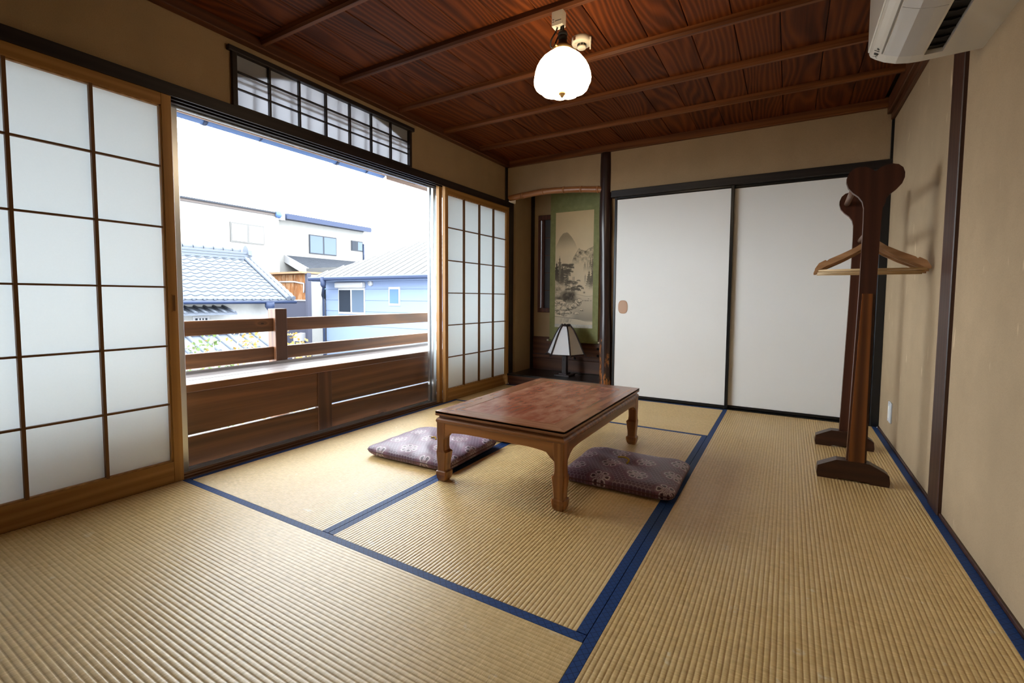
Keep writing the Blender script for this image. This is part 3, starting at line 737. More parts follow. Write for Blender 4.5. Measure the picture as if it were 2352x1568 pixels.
# ------------------------------------------------------------------ hanging scroll with its ink landscape
rng = np.random.default_rng(5)
def vnoise(nx, nz, cells, oct_=4):
    out = np.zeros((nz, nx)); amp = 1.0; tot = 0
    for o in range(oct_):
        cx, cz = int(cells[0]*2**o)+2, int(cells[1]*2**o)+2
        g = rng.random((cz, cx))
        xs_ = np.linspace(0, cx-1.001, nx); zs_ = np.linspace(0, cz-1.001, nz)
        xi, zi = xs_.astype(int), zs_.astype(int); fx, fz = xs_-xi, zs_-zi
        fx = fx*fx*(3-2*fx); fz = fz*fz*(3-2*fz)
        a = g[np.ix_(zi, xi)]*(1-fx)+g[np.ix_(zi, xi+1)]*fx; b = g[np.ix_(zi+1, xi)]*(1-fx)+g[np.ix_(zi+1, xi+1)]*fx
        out += amp*(a*(1-fz[:, None])+b*fz[:, None]); tot += amp; amp *= 0.5
    return out/tot
def colour_grid(name, mat, parent, P, dye):
    """P (nz,nx,3) points, dye (nz,nx,3) linear colours"""
    nz, nx = P.shape[:2]
    off = np.array(ROOT[parent.name])
    ii = np.arange(nz*nx).reshape(nz, nx)
    f = np.stack([ii[:-1, :-1], ii[:-1, 1:], ii[1:, 1:], ii[1:, :-1]], -1).reshape(-1, 4)
    me = bpy.data.meshes.new(name)
    me.from_pydata((P.reshape(-1, 3)-off).tolist(), [], f.tolist())
    at_ = me.color_attributes.new('dye', 'FLOAT_COLOR', 'POINT')
    at_.data.foreach_set('color', np.concatenate([dye.reshape(-1, 3), np.ones((nz*nx, 1))], 1).ravel())
    me.polygons.foreach_set('use_smooth', [True]*len(f))
    me.materials.append(mat); me.update()
    o = bpy.data.objects.new(name, me); COL.objects.link(o); o.parent = parent
    return o
def sm(a, b, x): t = np.clip((x-a)/(b-a), 0, 1); return t*t*(3-2*t)
def ink_landscape(nx, nz):
    U, V = np.meshgrid(np.linspace(0, 1, nx), np.linspace(0, 1, nz))
    n1 = vnoise(nx, nz, (4, 10)); n2 = vnoise(nx, nz, (14, 38)); n3 = vnoise(nx, nz, (40, 110), 2)
    D = 0.04*n1
    def over(mask, val):
        nonlocal D
        D = D*(1-mask)+val*mask
    # far peak
    ridge = np.interp(U, [0, .06, .12, .19, .25, .30, .35, .40, .47, .54, .60, 1], [.30, .255, .215, .185, .174, .172, .184, .205, .232, .275, .33, .6])+0.008*(n2-0.5)
    over(sm(0, 0.005, V-ridge)*(1-sm(0.20, 0.345, V)), 0.50)
    # craggy mid peak
    r2 = np.interp(U, [0, .40, .45, .5, .57, .63, .68, .75, .83, .9, 1.0], [.9, .46, .425, .385, .345, .315, .33, .337, .334, .32, .308])+0.016*(n2-0.5)
    mk = sm(0, 0.005, V-r2)*(U > 0.3)*(1-sm(0.37, 0.48, V))
    over(mk, np.clip(0.36+1.7*(n2-0.45)+0.5*(n3-0.5), 0.10, 0.85))
    over(np.exp(-((V-r2-0.004)/0.004)**2)*(U > 0.45)*(V < 0.42)*0.8, 0.6)
    def conifer(cu, vt, vb, w, dk):
        h = np.clip((V-vt)/(vb-vt), 0, 1)
        edge = w*h**0.8*(0.80+0.55*(n3-0.3)+0.16*np.sin(h*60))
        over(sm(0, 0.012, edge-np.abs(U-cu))*(V > vt)*(1-sm(vb-0.1, vb, V)), dk)
    for a in ((0.12, 0.368, 0.66, 0.13, 0.74), (0.04, 0.415, 0.68, 0.13, 0.90), (0.19, 0.445, 0.66, 0.10, 0.86)): conifer(*a)
    for a in ((0.79, 0.428, 0.53, 0.07, 0.62), (0.86, 0.42, 0.54, 0.05, 0.52), (0.93, 0.39, 0.54, 0.07, 0.66), (0.985, 0.375, 0.56, 0.06, 0.76), (0.80, 0.525, 0.64, 0.05, 0.62), (0.90, 0.50, 0.68, 0.12, 0.74), (0.985, 0.49, 0.69, 0.12, 0.78)): conifer(*a)
    over(np.exp(-(((U-0.08)/0.2)**2+((V-0.60)/0.05)**2))*0.55, 0.72)
    # trunks
    for (u0, v0, u1, v1) in ((0.33, 0.50, 0.29, 0.69), (0.50, 0.56, 0.47, 0.71), (0.55, 0.60, 0.49, 0.70), (0.40, 0.64, 0.33, 0.68)):
        t = np.clip((V-v0)/(v1-v0), 0, 1); d = np.abs(U-(u0+(u1-u0)*t))
        ok = (V > v0)*(V < v1)
        over(sm(0.030, 0.020, d)*ok, 0.62); over(sm(0.016, 0.010, d)*ok, 0.20)
    # pine pads
    for k in range(110):
        q = rng.random(); cu = 0.30+0.06*np.sin(q*9)+rng.normal(0, 0.06+0.10*q); cv_ = 0.445+0.235*q
        if q > 0.45: cu += 0.30*(q-0.45)*2.2*rng.random()
        if cu > 0.74 or cu < 0.21: continue
        w_ = rng.uniform(0.035, 0.085); h_ = rng.uniform(0.0035, 0.008)
        sk = (U-cu)/w_; top = 1-np.abs(sk)**2
        over(sm(0, 0.5, top)*np.exp(-((V-cv_-0.006*sk**2)/h_)**2)*0.92, 0.84)
    # water, cliff, bush, rocks
    over(sm(0.30, 0.62, U+0.06*(n1-0.5))*sm(0.70, 0.78, V)*(1-sm(0.93, 0.955, V)), 0.20+0.34*sm(0.78, 0.94, V)+0.10*(n1-0.5))
    cl = sm(0, 0.03, 0.20-U-0.04*np.abs(V-0.65)*20*0.2-0.06*(n2-0.5))*sm(0.575, 0.60, V-0.25*U)*(1-sm(0.715, 0.75, V))
    over(cl, np.clip(0.28+0.9*(n2-0.5)+0.5*(n3-0.5), 0.05, 0.8))
    over(np.clip(np.exp(-(((U-0.36)/0.22)**4+((V-0.735)/0.055)**4))*(0.55+0.9*n2), 0, 1), 0.90)
    over(np.clip(np.exp(-(((U-0.10)/0.16)**2+((V-0.745)/0.022)**2))*(0.4+n2), 0, 1), 0.85)
    for (cu, cv_, a, b) in ((0.10, 0.775, 0.15, 0.022), (0.22, 0.79, 0.10, 0.018), (0.10, 0.835, 0.16, 0.030), (0.30, 0.835, 0.15, 0.028), (0.42, 0.825, 0.10, 0.024), (0.60, 0.785, 0.10, 0.030), (0.66, 0.765, 0.07, 0.022), (0.52, 0.81, 0.09, 0.026), (0.18, 0.87, 0.16, 0.020), (0.36, 0.868, 0.10, 0.016), (0.58, 0.875, 0.08, 0.010), (0.72, 0.845, 0.07, 0.010), (0.26, 0.895, 0.08, 0.008)):
        d = np.sqrt(((U-cu)/a)**2+((V-cv_)/b)**2)*(0.85+0.35*n3)
        over(sm(1.08, 1.0, d), 0.78); over(sm(0.97, 0.86, d), np.clip(0.10+0.75*sm(-0.5, 1.1, (V-cv_)/b)*(0.3+1.2*n2)+1.4*(n3-0.55), 0.03, 0.85))
    # far shore and birds
    over(np.exp(-((V-0.718-0.01*np.sin(U*9))/0.0025)**2)*(U > 0.55)*0.6, 0.6)
    for k in range(9):
        cu, cv_ = rng.uniform(0.74, 0.98), rng.choice([0.748, 0.764]); over(np.exp(-(((U-cu)/0.018)**2+((V-cv_)/0.0022)**2)), 0.85)
    over(np.exp(-(((U-0.78)/0.025)**2+((V-0.695)/0.007)**2)), 0.8)
    # sand bank
    bank = 0.905+0.03*U+0.06*np.maximum(0, U-0.62)
    over(sm(0, 0.004, V-bank), 0.06+0.06*n1); over(np.exp(-((V-bank)/0.0022)**2)*(U < 0.66), 0.75)
    for k in range(26):
        cu = rng.uniform(0.12, 0.42); sl = rng.uniform(-0.5, 0.9); vb = 0.955; ln = rng.uniform(0.02, 0.05)
        over(np.exp(-((U-cu-sl*(vb-V)*2)/0.004)**2)*(V < vb)*(V > vb-ln)*0.55, 0.6)
    pap = np.stack([np.full_like(U, 0.72)+0.06*(V-0.3), 0.53+0.13*V, 0.30+0.21*V], -1)*(0.93+0.14*n1)[..., None]
    ink = np.array([0.022, 0.022, 0.024])
    Dm = np.clip(D, 0, 1)[..., None]
    c = pap*(1-Dm)+ink*Dm
    band = (V > 0.972)[..., None]
    return np.where(band, np.array([0.62, 0.60, 0.54])*(0.85+0.3*n3[..., None]), c)
SX0, SX1, SZ0, SZ1 = 0.243, 0.768, 0.418, 1.985
sc_ = thing('hanging_scroll', (0.505, TY, SZ0), 'hanging scroll of an ink mountain landscape on green silk in the alcove', 'hanging scroll')
def bow(z): return TY-0.0235-0.004*math.sin((z-SZ0)/(SZ1-SZ0)*math.pi)
nb = 24
m_ = MB(); vs = []
for k in range(nb+1):
    z = SZ0+(SZ1-SZ0)*k/nb
    vs += [(SX0, bow(z), z), (SX1, bow(z), z), (SX1, bow(z)+0.002, z), (SX0, bow(z)+0.002, z)]
fs = []
for k in range(nb):
    for e in range(4): fs.append((4*k+e, 4*k+(e+1) % 4, 4*k+4+(e+1) % 4, 4*k+4+e))
fs += [(3, 2, 1, 0), (4*nb, 4*nb+1, 4*nb+2, 4*nb+3)]
m_.add(vs, fs).build('silk_mount', M_SILK, sc_)
nx, nz = 190, 540
zz = np.linspace(1.708, 0.552, nz); xx = np.linspace(0.303, 0.710, nx)
P = np.zeros((nz, nx, 3)); P[..., 0] = xx[None, :]; P[..., 2] = zz[:, None]; P[..., 1] = np.array([bow(z) for z in zz])[:, None]-0.0008
colour_grid('painting', M_PAINTING, sc_, P[:, ::1], ink_landscape(nx, nz))
MB().tube([(SX0-0.004, TY-0.027, SZ0-0.004), (SX1+0.004, TY-0.027, SZ0-0.004)], 0.012, 14).build('bottom_rod', M_SILK, sc_)
for a, b in ((SX0-0.026, SX0-0.002), (SX1+0.002, SX1+0.026)):
    MB().tube([(a, TY-0.027, SZ0-0.004), (b, TY-0.027, SZ0-0.004)], 0.010, 14).build('rod_knob', M_CREAM, sc_)
box('top_rod', M_TOKO_WIN, sc_, SX0-0.005, SX1+0.005, TY-0.030, TY-0.014, SZ1-0.006, SZ1+0.012, c=0.004)

# ------------------------------------------------------------------ alcove lamp
LX, LY = 0.530, 4.045
tl = thing('table_lamp', (LX, LY, 0.101), 'dark wood table lamp with six sided paper shade standing in the alcove', 'lamp')
rot = math.radians(-30+8)
def hexp(r, z, k): a = rot+math.pi/3*k; return (LX+r*math.sin(a), LY-r*math.cos(a), z)
sp = [(0.048, 0.583), (0.075, 0.548), (0.102, 0.500), (0.128, 0.445), (0.152, 0.390), (0.172, 0.345), (0.185, 0.315)]
for k in range(6):
    m_ = MB(); vs = []
    for (r, z) in sp: vs += [hexp(r-0.004, z, k), hexp(r-0.004, z, k+1)]
    m_.add(vs, [(2*i, 2*i+1, 2*i+3, 2*i+2) for i in range(len(sp)-1)]).build('shade_panel', M_LAMP_PAPER, tl)
for k in range(6):
    pth = [hexp(0.030, 0.592, k), hexp(0.040, 0.597, k)]+[hexp(r, z, k) for r, z in sp]+[hexp(0.197, 0.303, k), hexp(0.203, 0.308, k)]
    MB().tube(pth, 0.0075, 8).build('shade_rib', M_TLAMP, tl)
    for r, z in ((sp[-1][0], sp[-1][1]), (sp[0][0], sp[0][1])):
        MB().tube([hexp(r-0.002, z, k), hexp(r-0.002, z, k+1)], 0.005, 6).build('shade_rim', M_TLAMP, tl)
po = box('post', M_TLAMP, tl, LX-0.028, LX+0.018, LY-0.024, LY+0.022, 0.115, 0.50, c=0.003)
box('switch_slot', M_INK, po, LX-0.012, LX-0.004, LY-0.0248, LY-0.0235, 0.248, 0.268)
box('base', M_TLAMP, tl, LX-0.085, LX+0.070, LY-0.075, LY+0.075, 0.101, 0.118, c=0.003)
box('base_block', M_TLAMP, tl, LX-0.045, LX+0.035, LY-0.055, LY+0.045, 0.117, 0.130, c=0.002)
cp = [(LX+0.06, LY+0.03, 0.108), (LX+0.09, LY+0.07, 0.122), (LX+0.13, LY+0.05, 0.108), (LX+0.16, LY+0.09, 0.120), (LX+0.12, LY+0.11, 0.109), (LX+0.18, LY+0.13, 0.112), (LX+0.24, LY+0.18, 0.106), (LX+0.36, LY+0.20, 0.106)]
MB().tube([tuple(p) for p in bezier(cp, 8)], 0.0035, 8).build('power_cord', M_BLACK, tl)

# ------------------------------------------------------------------ low table
T0, T1, T2, T3 = 0.985, 1.632, 1.572, 2.628     # x0 x1 y0 y1
ZT = 0.326
tb = thing('low_table', ((T0+T1)/2, (T2+T3)/2, 0.0), 'low wooden table with worn reddish top and shaped legs on the straw mats', 'table')
fw_ = 0.085
def mitre(name, side, mat):
    o = ((T0, T2), (T1, T2), (T1, T3), (T0, T3)); i_ = ((T0+fw_, T2+fw_), (T1-fw_, T2+fw_), (T1-fw_, T3-fw_), (T0+fw_, T3-fw_))
    a, b = side, (side+1) % 4; g = 0.0006
    q = [o[a], o[b], i_[b], i_[a]]
    vs = [(x, y, z) for z in (ZT-0.020, ZT) for (x, y) in q]
    MB().add(vs, [(3, 2, 1, 0), (4, 5, 6, 7), (0, 1, 5, 4), (1, 2, 6, 5), (2, 3, 7, 6), (3, 0, 4, 7)]).build(name, mat, tb)
for k in range(4): mitre('top_border', k, M_TTOP_X if k % 2 == 0 else M_TTOP_Y)
box('top_panel', M_TTOP, tb, T0+fw_+0.0012, T1-fw_-0.0012, T2+fw_+0.0012, T3-fw_-0.0012, ZT-0.016, ZT-0.0006, c=0.001)
# moulded edge: stacked rings with changing inset
def ring(b, prof):
    n = len(prof)
    cs = lambda d: ((T0+d, T2+d), (T1-d, T2+d), (T1-d, T3-d), (T0+d, T3-d))
    vs = [(x, y, z) for (d, z) in prof for (x, y) in cs(d)]
    fs = [(4*i+k, 4*i+4+k, 4*i+4+(k+1) % 4, 4*i+(k+1) % 4) for i in range(n-1) for k in range(4)]
    b.add(vs, fs)
rb = MB(); ring(rb, [(0.030, ZT-0.002), (0.0015, ZT-0.0012), (0.0, ZT-0.003), (0.0, ZT-0.010), (0.004, ZT-0.015), (0.010, ZT-0.020), (0.013, ZT-0.025), (0.012, ZT-0.029), (0.006, ZT-0.034), (0.002, ZT-0.040), (0.001, ZT-0.047), (0.004, ZT-0.053), (0.030, ZT-0.054)])
rb.build('edge_moulding', M_TABLE_X, tb)
def apron(axis, a0, a1, w0, w1, mat):
    L_ = a1-a0; n = 36; lo = []
    for k in range(n+1):
        t = k/n; e = min(t, 1-t)*L_
        z = 0.240-0.030*math.exp(-(max(0.0, e-0.040)/0.016)**2)-0.012*(0.5+0.5*math.cos(min(1, e/0.17)*math.pi))
        lo.append((a0+t*L_, z))
    pts = lo+[(a1, ZT-0.050), (a0, ZT-0.050)]
    b = MB()
    b.prism(pts, axis, w0, w1) if axis == 'Y' else b.prism(pts, 'X', w0, w1)
    b.build('apron', mat, tb)
apron('Y', T0+0.012, T1-0.012, T2+0.004, T2+0.026, M_TABLE_X); apron('Y', T0+0.012, T1-0.012, T3-0.026, T3-0.004, M_TABLE_X)
apron('X', T2+0.012, T3-0.012, T0+0.004, T0+0.026, M_TABLE_Y); apron('X', T2+0.012, T3-0.012, T1-0.026, T1-0.004, M_TABLE_Y)
LEG = [(0.0004, 0.007, 0.047), (0.012, 0.003, 0.054), (0.030, 0.0, 0.058), (0.044, 0.001, 0.058), (0.047, 0.005, 0.052), (0.052, 0.006, 0.050), (0.075, 0.005, 0.051), (0.118, 0.002, 0.056), (0.136, 0.001, 0.058), (0.146, 0.003, 0.049), (0.165, 0.004, 0.047), (0.195, 0.004, 0.048), (0.215, 0.003, 0.050), (0.232, 0.003, 0.053), (0.276, 0.003, 0.055)]
for sx in (0, 1):
    for sy in (0, 1):
        vs = []
        for (z, o, w_) in LEG:
            x0, x1 = (T0+o, T0+w_) if sx == 0 else (T1-w_, T1-o); y0, y1 = (T2+o, T2+w_) if sy == 0 else (T3-w_, T3-o)
            c = 0.004
            vs += [(x0+c, y0, z), (x1-c, y0, z), (x1, y0+c, z), (x1, y1-c, z), (x1-c, y1, z), (x0+c, y1, z), (x0, y1-c, z), (x0, y0+c, z)]
        n = len(LEG)
        fs = [(8*i+k, 8*i+(k+1) % 8, 8*i+8+(k+1) % 8, 8*i+8+k) for i in range(n-1) for k in range(8)]+[tuple(range(7, -1, -1)), tuple(8*(n-1)+k for k in range(8))]
        MB().add(vs, fs).build('leg', M_TABLE, tb)

# ------------------------------------------------------------------ floor cushions
def brocade(X, Y):
    """hexagon lattice with flower medallions; X Y in metres"""
    s = 0.0180
    a = np.array([1.0, math.sqrt(3)])*s
    def cell(x, y): return x-a[0]*np.round(x/a[0]), y-a[1]*np.round(y/a[1])
    h1 = cell(X, Y); h2 = cell(X-a[0]/2, Y-a[1]/2)
    near = h1[0]**2+h1[1]**2 < h2[0]**2+h2[1]**2
    fx = np.where(near, h1[0], h2[0]); fy = np.where(near, h1[1], h2[1])
    hd = np.maximum(np.abs(fx), np.abs(fx)*0.5+np.abs(fy)*math.sqrt(3)/2)
    line = sm(s*0.5-0.0016, s*0.5-0.0003, hd)[..., None]*0.62
    inner = sm(0.0012, 0.0004, np.abs(hd-s*0.30))[..., None]*0.25
    c = np.ones(X.shape+(3,))*np.array([0.082, 0.034, 0.062])
    c = c*(1-inner)+np.array([0.22, 0.12, 0.17])*inner
    c = c*(1-line)+np.array([0.46, 0.36, 0.42])*line
    px_, py_ = 0.290, 0.0825
    row = np.round(Y/py_); ox = np.where(row % 2 == 0, 0, px_/2)
    mx = X-ox-px_*np.round((X-ox)/px_); my = Y-row*py_
    # pick the nearest of the three candidate rows
    best = np.hypot(mx, my)
    for d in (-1, 1):
        r2 = row+d; o2 = np.where(r2 % 2 == 0, 0, px_/2); m2 = X-o2-px_*np.round((X-o2)/px_); y2 = Y-r2*py_
        h = np.hypot(m2, y2); t = h < best; mx = np.where(t, m2, mx); my = np.where(t, y2, my); best = np.where(t, h, best)
    r = np.hypot(mx, my); th = np.arctan2(my, mx)
    def put(mask, col):
        nonlocal c
        m = mask[..., None]; c = c*(1-m)+np.array(col)*m
    lobe = np.abs(np.cos(3*th))
    put(sm(0.060+0.005*lobe, 0.058+0.005*lobe, r), (0.150, 0.062, 0.098))
    put(sm(0.052+0.005*lobe, 0.050+0.005*lobe, r), (0.095, 0.036, 0.060))
    put(sm(0.049+0.005*lobe, 0.047+0.005*lobe, r), (0.185, 0.085, 0.130))
    k6 = np.round(th/(math.pi/3))*(math.pi/3); lr = mx*np.cos(k6)+my*np.sin(k6)-0.032; lt = -mx*np.sin(k6)+my*np.cos(k6)
    # heart petal: notch outward, point inward
    hx, hy = lt/0.0135, lr/0.0135
    q = hy+0.15-0.75*np.sqrt(np.abs(hx)+1e-6)*(1-0.15*np.abs(hx))+0.30
    dh = np.sqrt(hx**2+q**2)
    put(sm(1.06, 0.98, dh), (0.62, 0.57, 0.57)); put(sm(0.80, 0.72, dh), (0.16, 0.07, 0.10)); put(sm(0.60, 0.50, np.hypot(hx*1.1, hy+0.05)), (0.030, 0.010, 0.018))
    # inner buds between petals and ring at the heart
    k2 = (np.floor(th/(math.pi/3))+0.5)*(math.pi/3); br = mx*np.cos(k2)+my*np.sin(k2)-0.0175; bt = -mx*np.sin(k2)+my*np.cos(k2)
    put(sm(1.1, 0.9, np.hypot(br/0.0055, bt/0.0026)), (0.50, 0.43, 0.44))
    br = lr+0.032-0.010
    put(sm(1.1, 0.9, np.hypot(br/0.0035, lt/0.0020)), (0.50, 0.43, 0.44))
    put(sm(0.0050, 0.0042, r)*sm(0.0022, 0.0030, r), (0.60, 0.55, 0.55))
    return c
def cushion(cx, cy, wx, wy, th, rotz, label, seed, corner=0.0, tie=None):
    t = thing('floor_cushion', (cx, cy, 0.0), label, 'cushion', 'purple patterned floor cushions around the table')
    rg = np.random.default_rng(seed)
    nx_, ny_ = int(wx/0.0021), int(wy/0.0021)
    u = np.linspace(-1, 1, nx_); v = np.linspace(-1, 1, ny_); U, V = np.meshgrid(u, v)
    # plump profile: thickness falls towards the seam, corners rounded
    e = np.clip(1-np.abs(U)**7, 0, 1)**0.42*np.clip(1-np.abs(V)**7, 0, 1)**0.42
    soft = 0.80+0.20*np.cos(np.clip(np.abs(U), 0, 1)*math.pi/2)*np.cos(np.clip(np.abs(V), 0, 1)*math.pi/2)
    dent = 1-0.20*np.exp(-((U/0.16)**2+(V/0.16)**2))
    wr = sum(0.0012*np.sin(rg.uniform(4, 14)*U+rg.uniform(4, 14)*V+rg.uniform(0, 6)) for _ in range(6))
    zm = th*0.44
    top = zm+(th-zm)*e*soft*dent*1.08+wr*e
    bot = zm-(zm-0.0015)*np.clip(e*1.3, 0, 1)
    sh = 1-0.030*(np.abs(U)**4*np.abs(V)**4)*2-0.012*(1-np.abs(U)**2)*(np.abs(V)**6)*0
    px_ = U*wx/2*(1-0.018*(1-V**2)*np.abs(U)**5-0.05*(np.abs(U*V))**9); py_ = V*wy/2*(1-0.018*(1-U**2)*np.abs(V)**5-0.05*(np.abs(U*V))**9)
    lift = corner*(np.clip(-U, 0, 1)*np.clip(-V, 0, 1))**3
    ca, sa = math.cos(rotz), math.sin(rotz)
    def pts(z): return np.stack([cx+px_*ca-py_*sa, cy+px_*sa+py_*ca, z+lift], -1)
    dye = brocade(U*wx/2+0.021*seed, V*wy/2+0.013*seed)
    side = sm(0.955, 0.99, np.maximum(np.abs(U), np.abs(V)))[..., None]*0.0
    colour_grid('top_cover', M_CUSHION, t, pts(top), dye)
    st = 3
    colour_grid('bottom_cover', M_CUSHION, t, pts(bot)[::-1][::st, ::st] if False else pts(bot)[::-1], dye[::-1])
    m_ = MB(); per = []
    n = 40
    for (a0, b0, a1, b1) in ((-1, -1, 1, -1), (1, -1, 1, 1), (1, 1, -1, 1), (-1, 1, -1, -1)):
        for k in range(n):
            q = k/n; uu, vv = a0+(a1-a0)*q, b0+(b1-b0)*q
            x = uu*wx/2*(1-0.018*(1-vv**2)*abs(uu)**5-0.05*abs(uu*vv)**9); y = vv*wy/2*(1-0.018*(1-uu**2)*abs(vv)**5-0.05*abs(uu*vv)**9)
            lf = corner*(max(0, -uu)*max(0, -vv))**3
            per.append((cx+x*ca-y*sa, cy+x*sa+y*ca, zm+lf))
    per.append(per[0]); per.append(per[1])
    m_.tube(per, 0.0028, 6, cap=False).build('piping', plain('cushion_piping_%d' % seed, (0.085, 0.032, 0.040), 0.6, 0.3), t)
    if tie:
        z0 = th*0.95+0.006
        q = [(cx+a, cy+b, z0+c_) for a, b, c_ in tie]
        MB().tube([tuple(p) for p in bezier(q, 6)], 0.0042, 8).build('tie_thread', M_CORD_Y, t)
    return t
cushion(0.712, 1.885, 0.545, 0.490, 0.070, math.radians(2), 'purple floor cushion in bright window light beside the near table legs', 1, 0.006,
        tie=((0.015, 0.0, -0.004), (0.0, 0.01, 0.004), (-0.02, 0.002, 0.001)))
cushion(0.742, 2.440, 0.520, 0.480, 0.072, math.radians(-3), 'purple floor cushion half hidden by the table apron, farther along the window', 2)
cushion(1.725, 2.095, 0.520, 0.455, 0.062, math.radians(1.0), 'dark purple floor cushion with yellow tie on the door side of the table', 3,
        tie=((0.0, 0.0, -0.006), (0.004, 0.02, 0.006), (-0.02, 0.035, 0.010), (-0.055, 0.040, 0.004)))

# ------------------------------------------------------------------ clothes rack
rk = thing('clothes_rack', (2.66, 2.90, 0.0), 'dark wooden clothes rack with heart shaped tops standing by the plaster wall', 'clothes rack')
def frame(y, dx, near):
    t_ = 0.028
    half = [(0.038, 0.088), (0.031, 0.88), (0.032, 1.20), (0.034, 1.262), (0.041, 1.292), (0.056, 1.315), (0.078, 1.335), (0.096, 1.358), (0.104, 1.384), (0.104, 1.405), (0.096, 1.428), (0.080, 1.443), (0.058, 1.449), (0.036, 1.446), (0.016, 1.436), (0.003, 1.424)]
    # centre line leans with the measured post
    cxz = lambda z: 2.660+dx+0.016*z/1.25
    rt = [(cxz(z)+h, z) for h, z in half]; lf = [(cxz(z)-h, z) for h, z in half[::-1]]
    MB().prism([(p[0], p[1]) for p in rt+lf], 'Y', y, y+t_).build('heart_board', M_RACK, rk)
    if near:
        c0, c1 = cxz(0.09), cxz(0.875)
        MB().prism([(c0-0.032, 0.090), (c0+0.030, 0.090), (c1+0.019, 0.875), (c1-0.020, 0.875)], 'Y', y-0.011, y+0.001).build('raised_strip', M_RACK_STRIP, rk)
    f0, f1 = 2.507+dx, 2.787+dx
    ft = [(f0+0.004, 0.0), (f0, 0.020), (f0+0.004, 0.055), (f0+0.020, 0.064), (f0+0.078, 0.094), (f1-0.076, 0.094), (f1-0.018, 0.064), (f1-0.004, 0.052), (f1, 0.018), (f1-0.003, 0.0), (f1-0.070, 0.0), (f1-0.080, 0.008), (f0+0.085, 0.008), (f0+0.075, 0.0)]
    MB().prism(ft, 'Y', y-0.016, y+t_+0.018).build('foot', M_RACK_X, rk)
frame(2.586, 0.0, True); frame(3.178, 0.018, False)
MB().tube([(2.612, 2.60, 1.385), (2.627, 3.190, 1.385)], 0.014, 14).build('hanging_bar', M_RACK_BAR, rk)
ZLB = 1.175
MB().tube([(2.676, 2.60, ZLB), (2.694, 3.190, ZLB)], 0.012, 14).build('lower_bar', M_RACK_BAR, rk)

def hanger(y, cx, dz, rz, label):
    t = thing('coat_hanger', (cx, y, ZLB+dz), label, 'coat hanger', 'wooden coat hangers on the rack')
    th = 0.010; zt_ = 1.122+dz
    hw = 0.216
    upp = [(0.0, zt_+0.016), (0.016, zt_+0.012), (0.030, zt_-0.006), (0.058, zt_-0.028), (0.110, zt_-0.056), (0.160, zt_-0.080), (0.168, zt_-0.088), (0.174, zt_-0.083), (0.200, zt_-0.098), (hw, zt_-0.126), (hw-0.001, zt_-0.136)]
    low = [(hw-0.010, zt_-0.136), (0.175, zt_-0.116), (0.110, zt_-0.084), (0.055, zt_-0.052), (0.018, zt_-0.026), (0.0, zt_-0.022)]
    rt = upp+low; pts = [(cx+a, b) for a, b in rt]+[(cx-a, b) for a, b in rt[::-1][1:-1]]
    M = Matrix.Translation((cx, y, 0)) @ Matrix.Rotation(rz, 4, 'Z') @ Matrix.Translation((-cx, -y, 0))
    MB().prism(pts, 'Y', y-th/2, y+th/2).move(M).build('shoulder', M_HANGER, t)
    MB().tube([(cx-hw+0.014, y, zt_-0.134), (cx+hw-0.014, y, zt_-0.134)], 0.0055, 10).move(M).build('trouser_bar', M_HANGER_BAR, t)
    hk_ = [(cx, y, zt_+0.010), (cx, y, zt_+0.030)]
    for k in range(9):
        a = -math.pi/2+0.5+k*(math.pi*1.25)/8
        hk_.append((cx+0.016*math.cos(a), y, ZLB+0.002+0.016*math.sin(a)))
    MB().tube(hk_, 0.0018, 8).move(M).build('hook', M_CHROME, t)
hanger(2.655, 2.684, 0.0, math.radians(-2), 'wooden coat hanger nearest the front heart board of the rack')
hanger(2.680, 2.682, -0.010, math.radians(0), 'middle wooden coat hanger of the three on the rack')
hanger(2.706, 2.680, -0.017, math.radians(3), 'wooden coat hanger hung last, toward the white door')

# ------------------------------------------------------------------ wall outlet
ou = thing('wall_outlet', (XR, 3.432, 0.182), 'grey wall outlet plate with white insert low on the plaster wall', 'wall outlet')
box('plate', M_PLATE, ou, XR-0.009, XR+0.002, 3.392, 3.474, 0.122, 0.242, c=0.003)
box('insert', M_WHITE, ou, XR-0.0115, XR-0.008, 3.412, 3.454, 0.145, 0.218, c=0.002)
for z in (0.130, 0.234): MB().lathe([(0.0, -0.0012), (0.004, -0.0010), (0.004, 0.002)], (XR-0.009, 3.433, z), 10, 'X').build('screw', M_CHROME, ou)

# ------------------------------------------------------------------ air conditioner
ac = thing('air_conditioner', (XR, 1.78, 1.71), 'white wall air conditioner high on the plaster wall near the ceiling', 'air conditioner')
A0, A1 = 1.385, 2.184
fr = [(2.745, 1.7118), (2.709, 1.7135), (2.672, 1.7205), (2.638, 1.7340), (2.612, 1.7500), (2.597, 1.7620), (2.593, 1.772), (2.593, 1.985), (2.600, 1.998), (2.620, 2.003)]
full = [(XR, 1.716), (2.82, 1.714)]+fr+[(XR, 2.003)]
for a, b in ((A0, A0+0.050), (A1-0.050, A1)): MB().prism(full, 'Y', a, b).build('end_cap', M_AC, ac)
MB().prism(fr+[(2.745, 2.003)], 'Y', A0+0.050, A1-0.050).build('front_housing', M_AC, ac)
MB().prism([(XR, 1.716), (2.795, 1.7135), (2.795, 2.003), (XR, 2.003)], 'Y', A0+0.050, A1-0.050).build('rear_housing', M_AC, ac)
MB().box(2.7455, 2.7945, A0+0.051, A1-0.051, 1.727, 2.000).build('outlet_dark_fill', M_VENT, ac)  # near-black block fills the slot, standing in for the shade inside it
for k in range(12):
    y = A0+0.09+k*(A1-A0-0.18)/11
    MB().prism([(2.747, 1.7225), (2.770, 1.7190), (2.793, 1.7225), (2.793, 1.728), (2.747, 1.728)], 'Y', y-0.004, y+0.004).build('louvre_fin', M_VENT, ac)
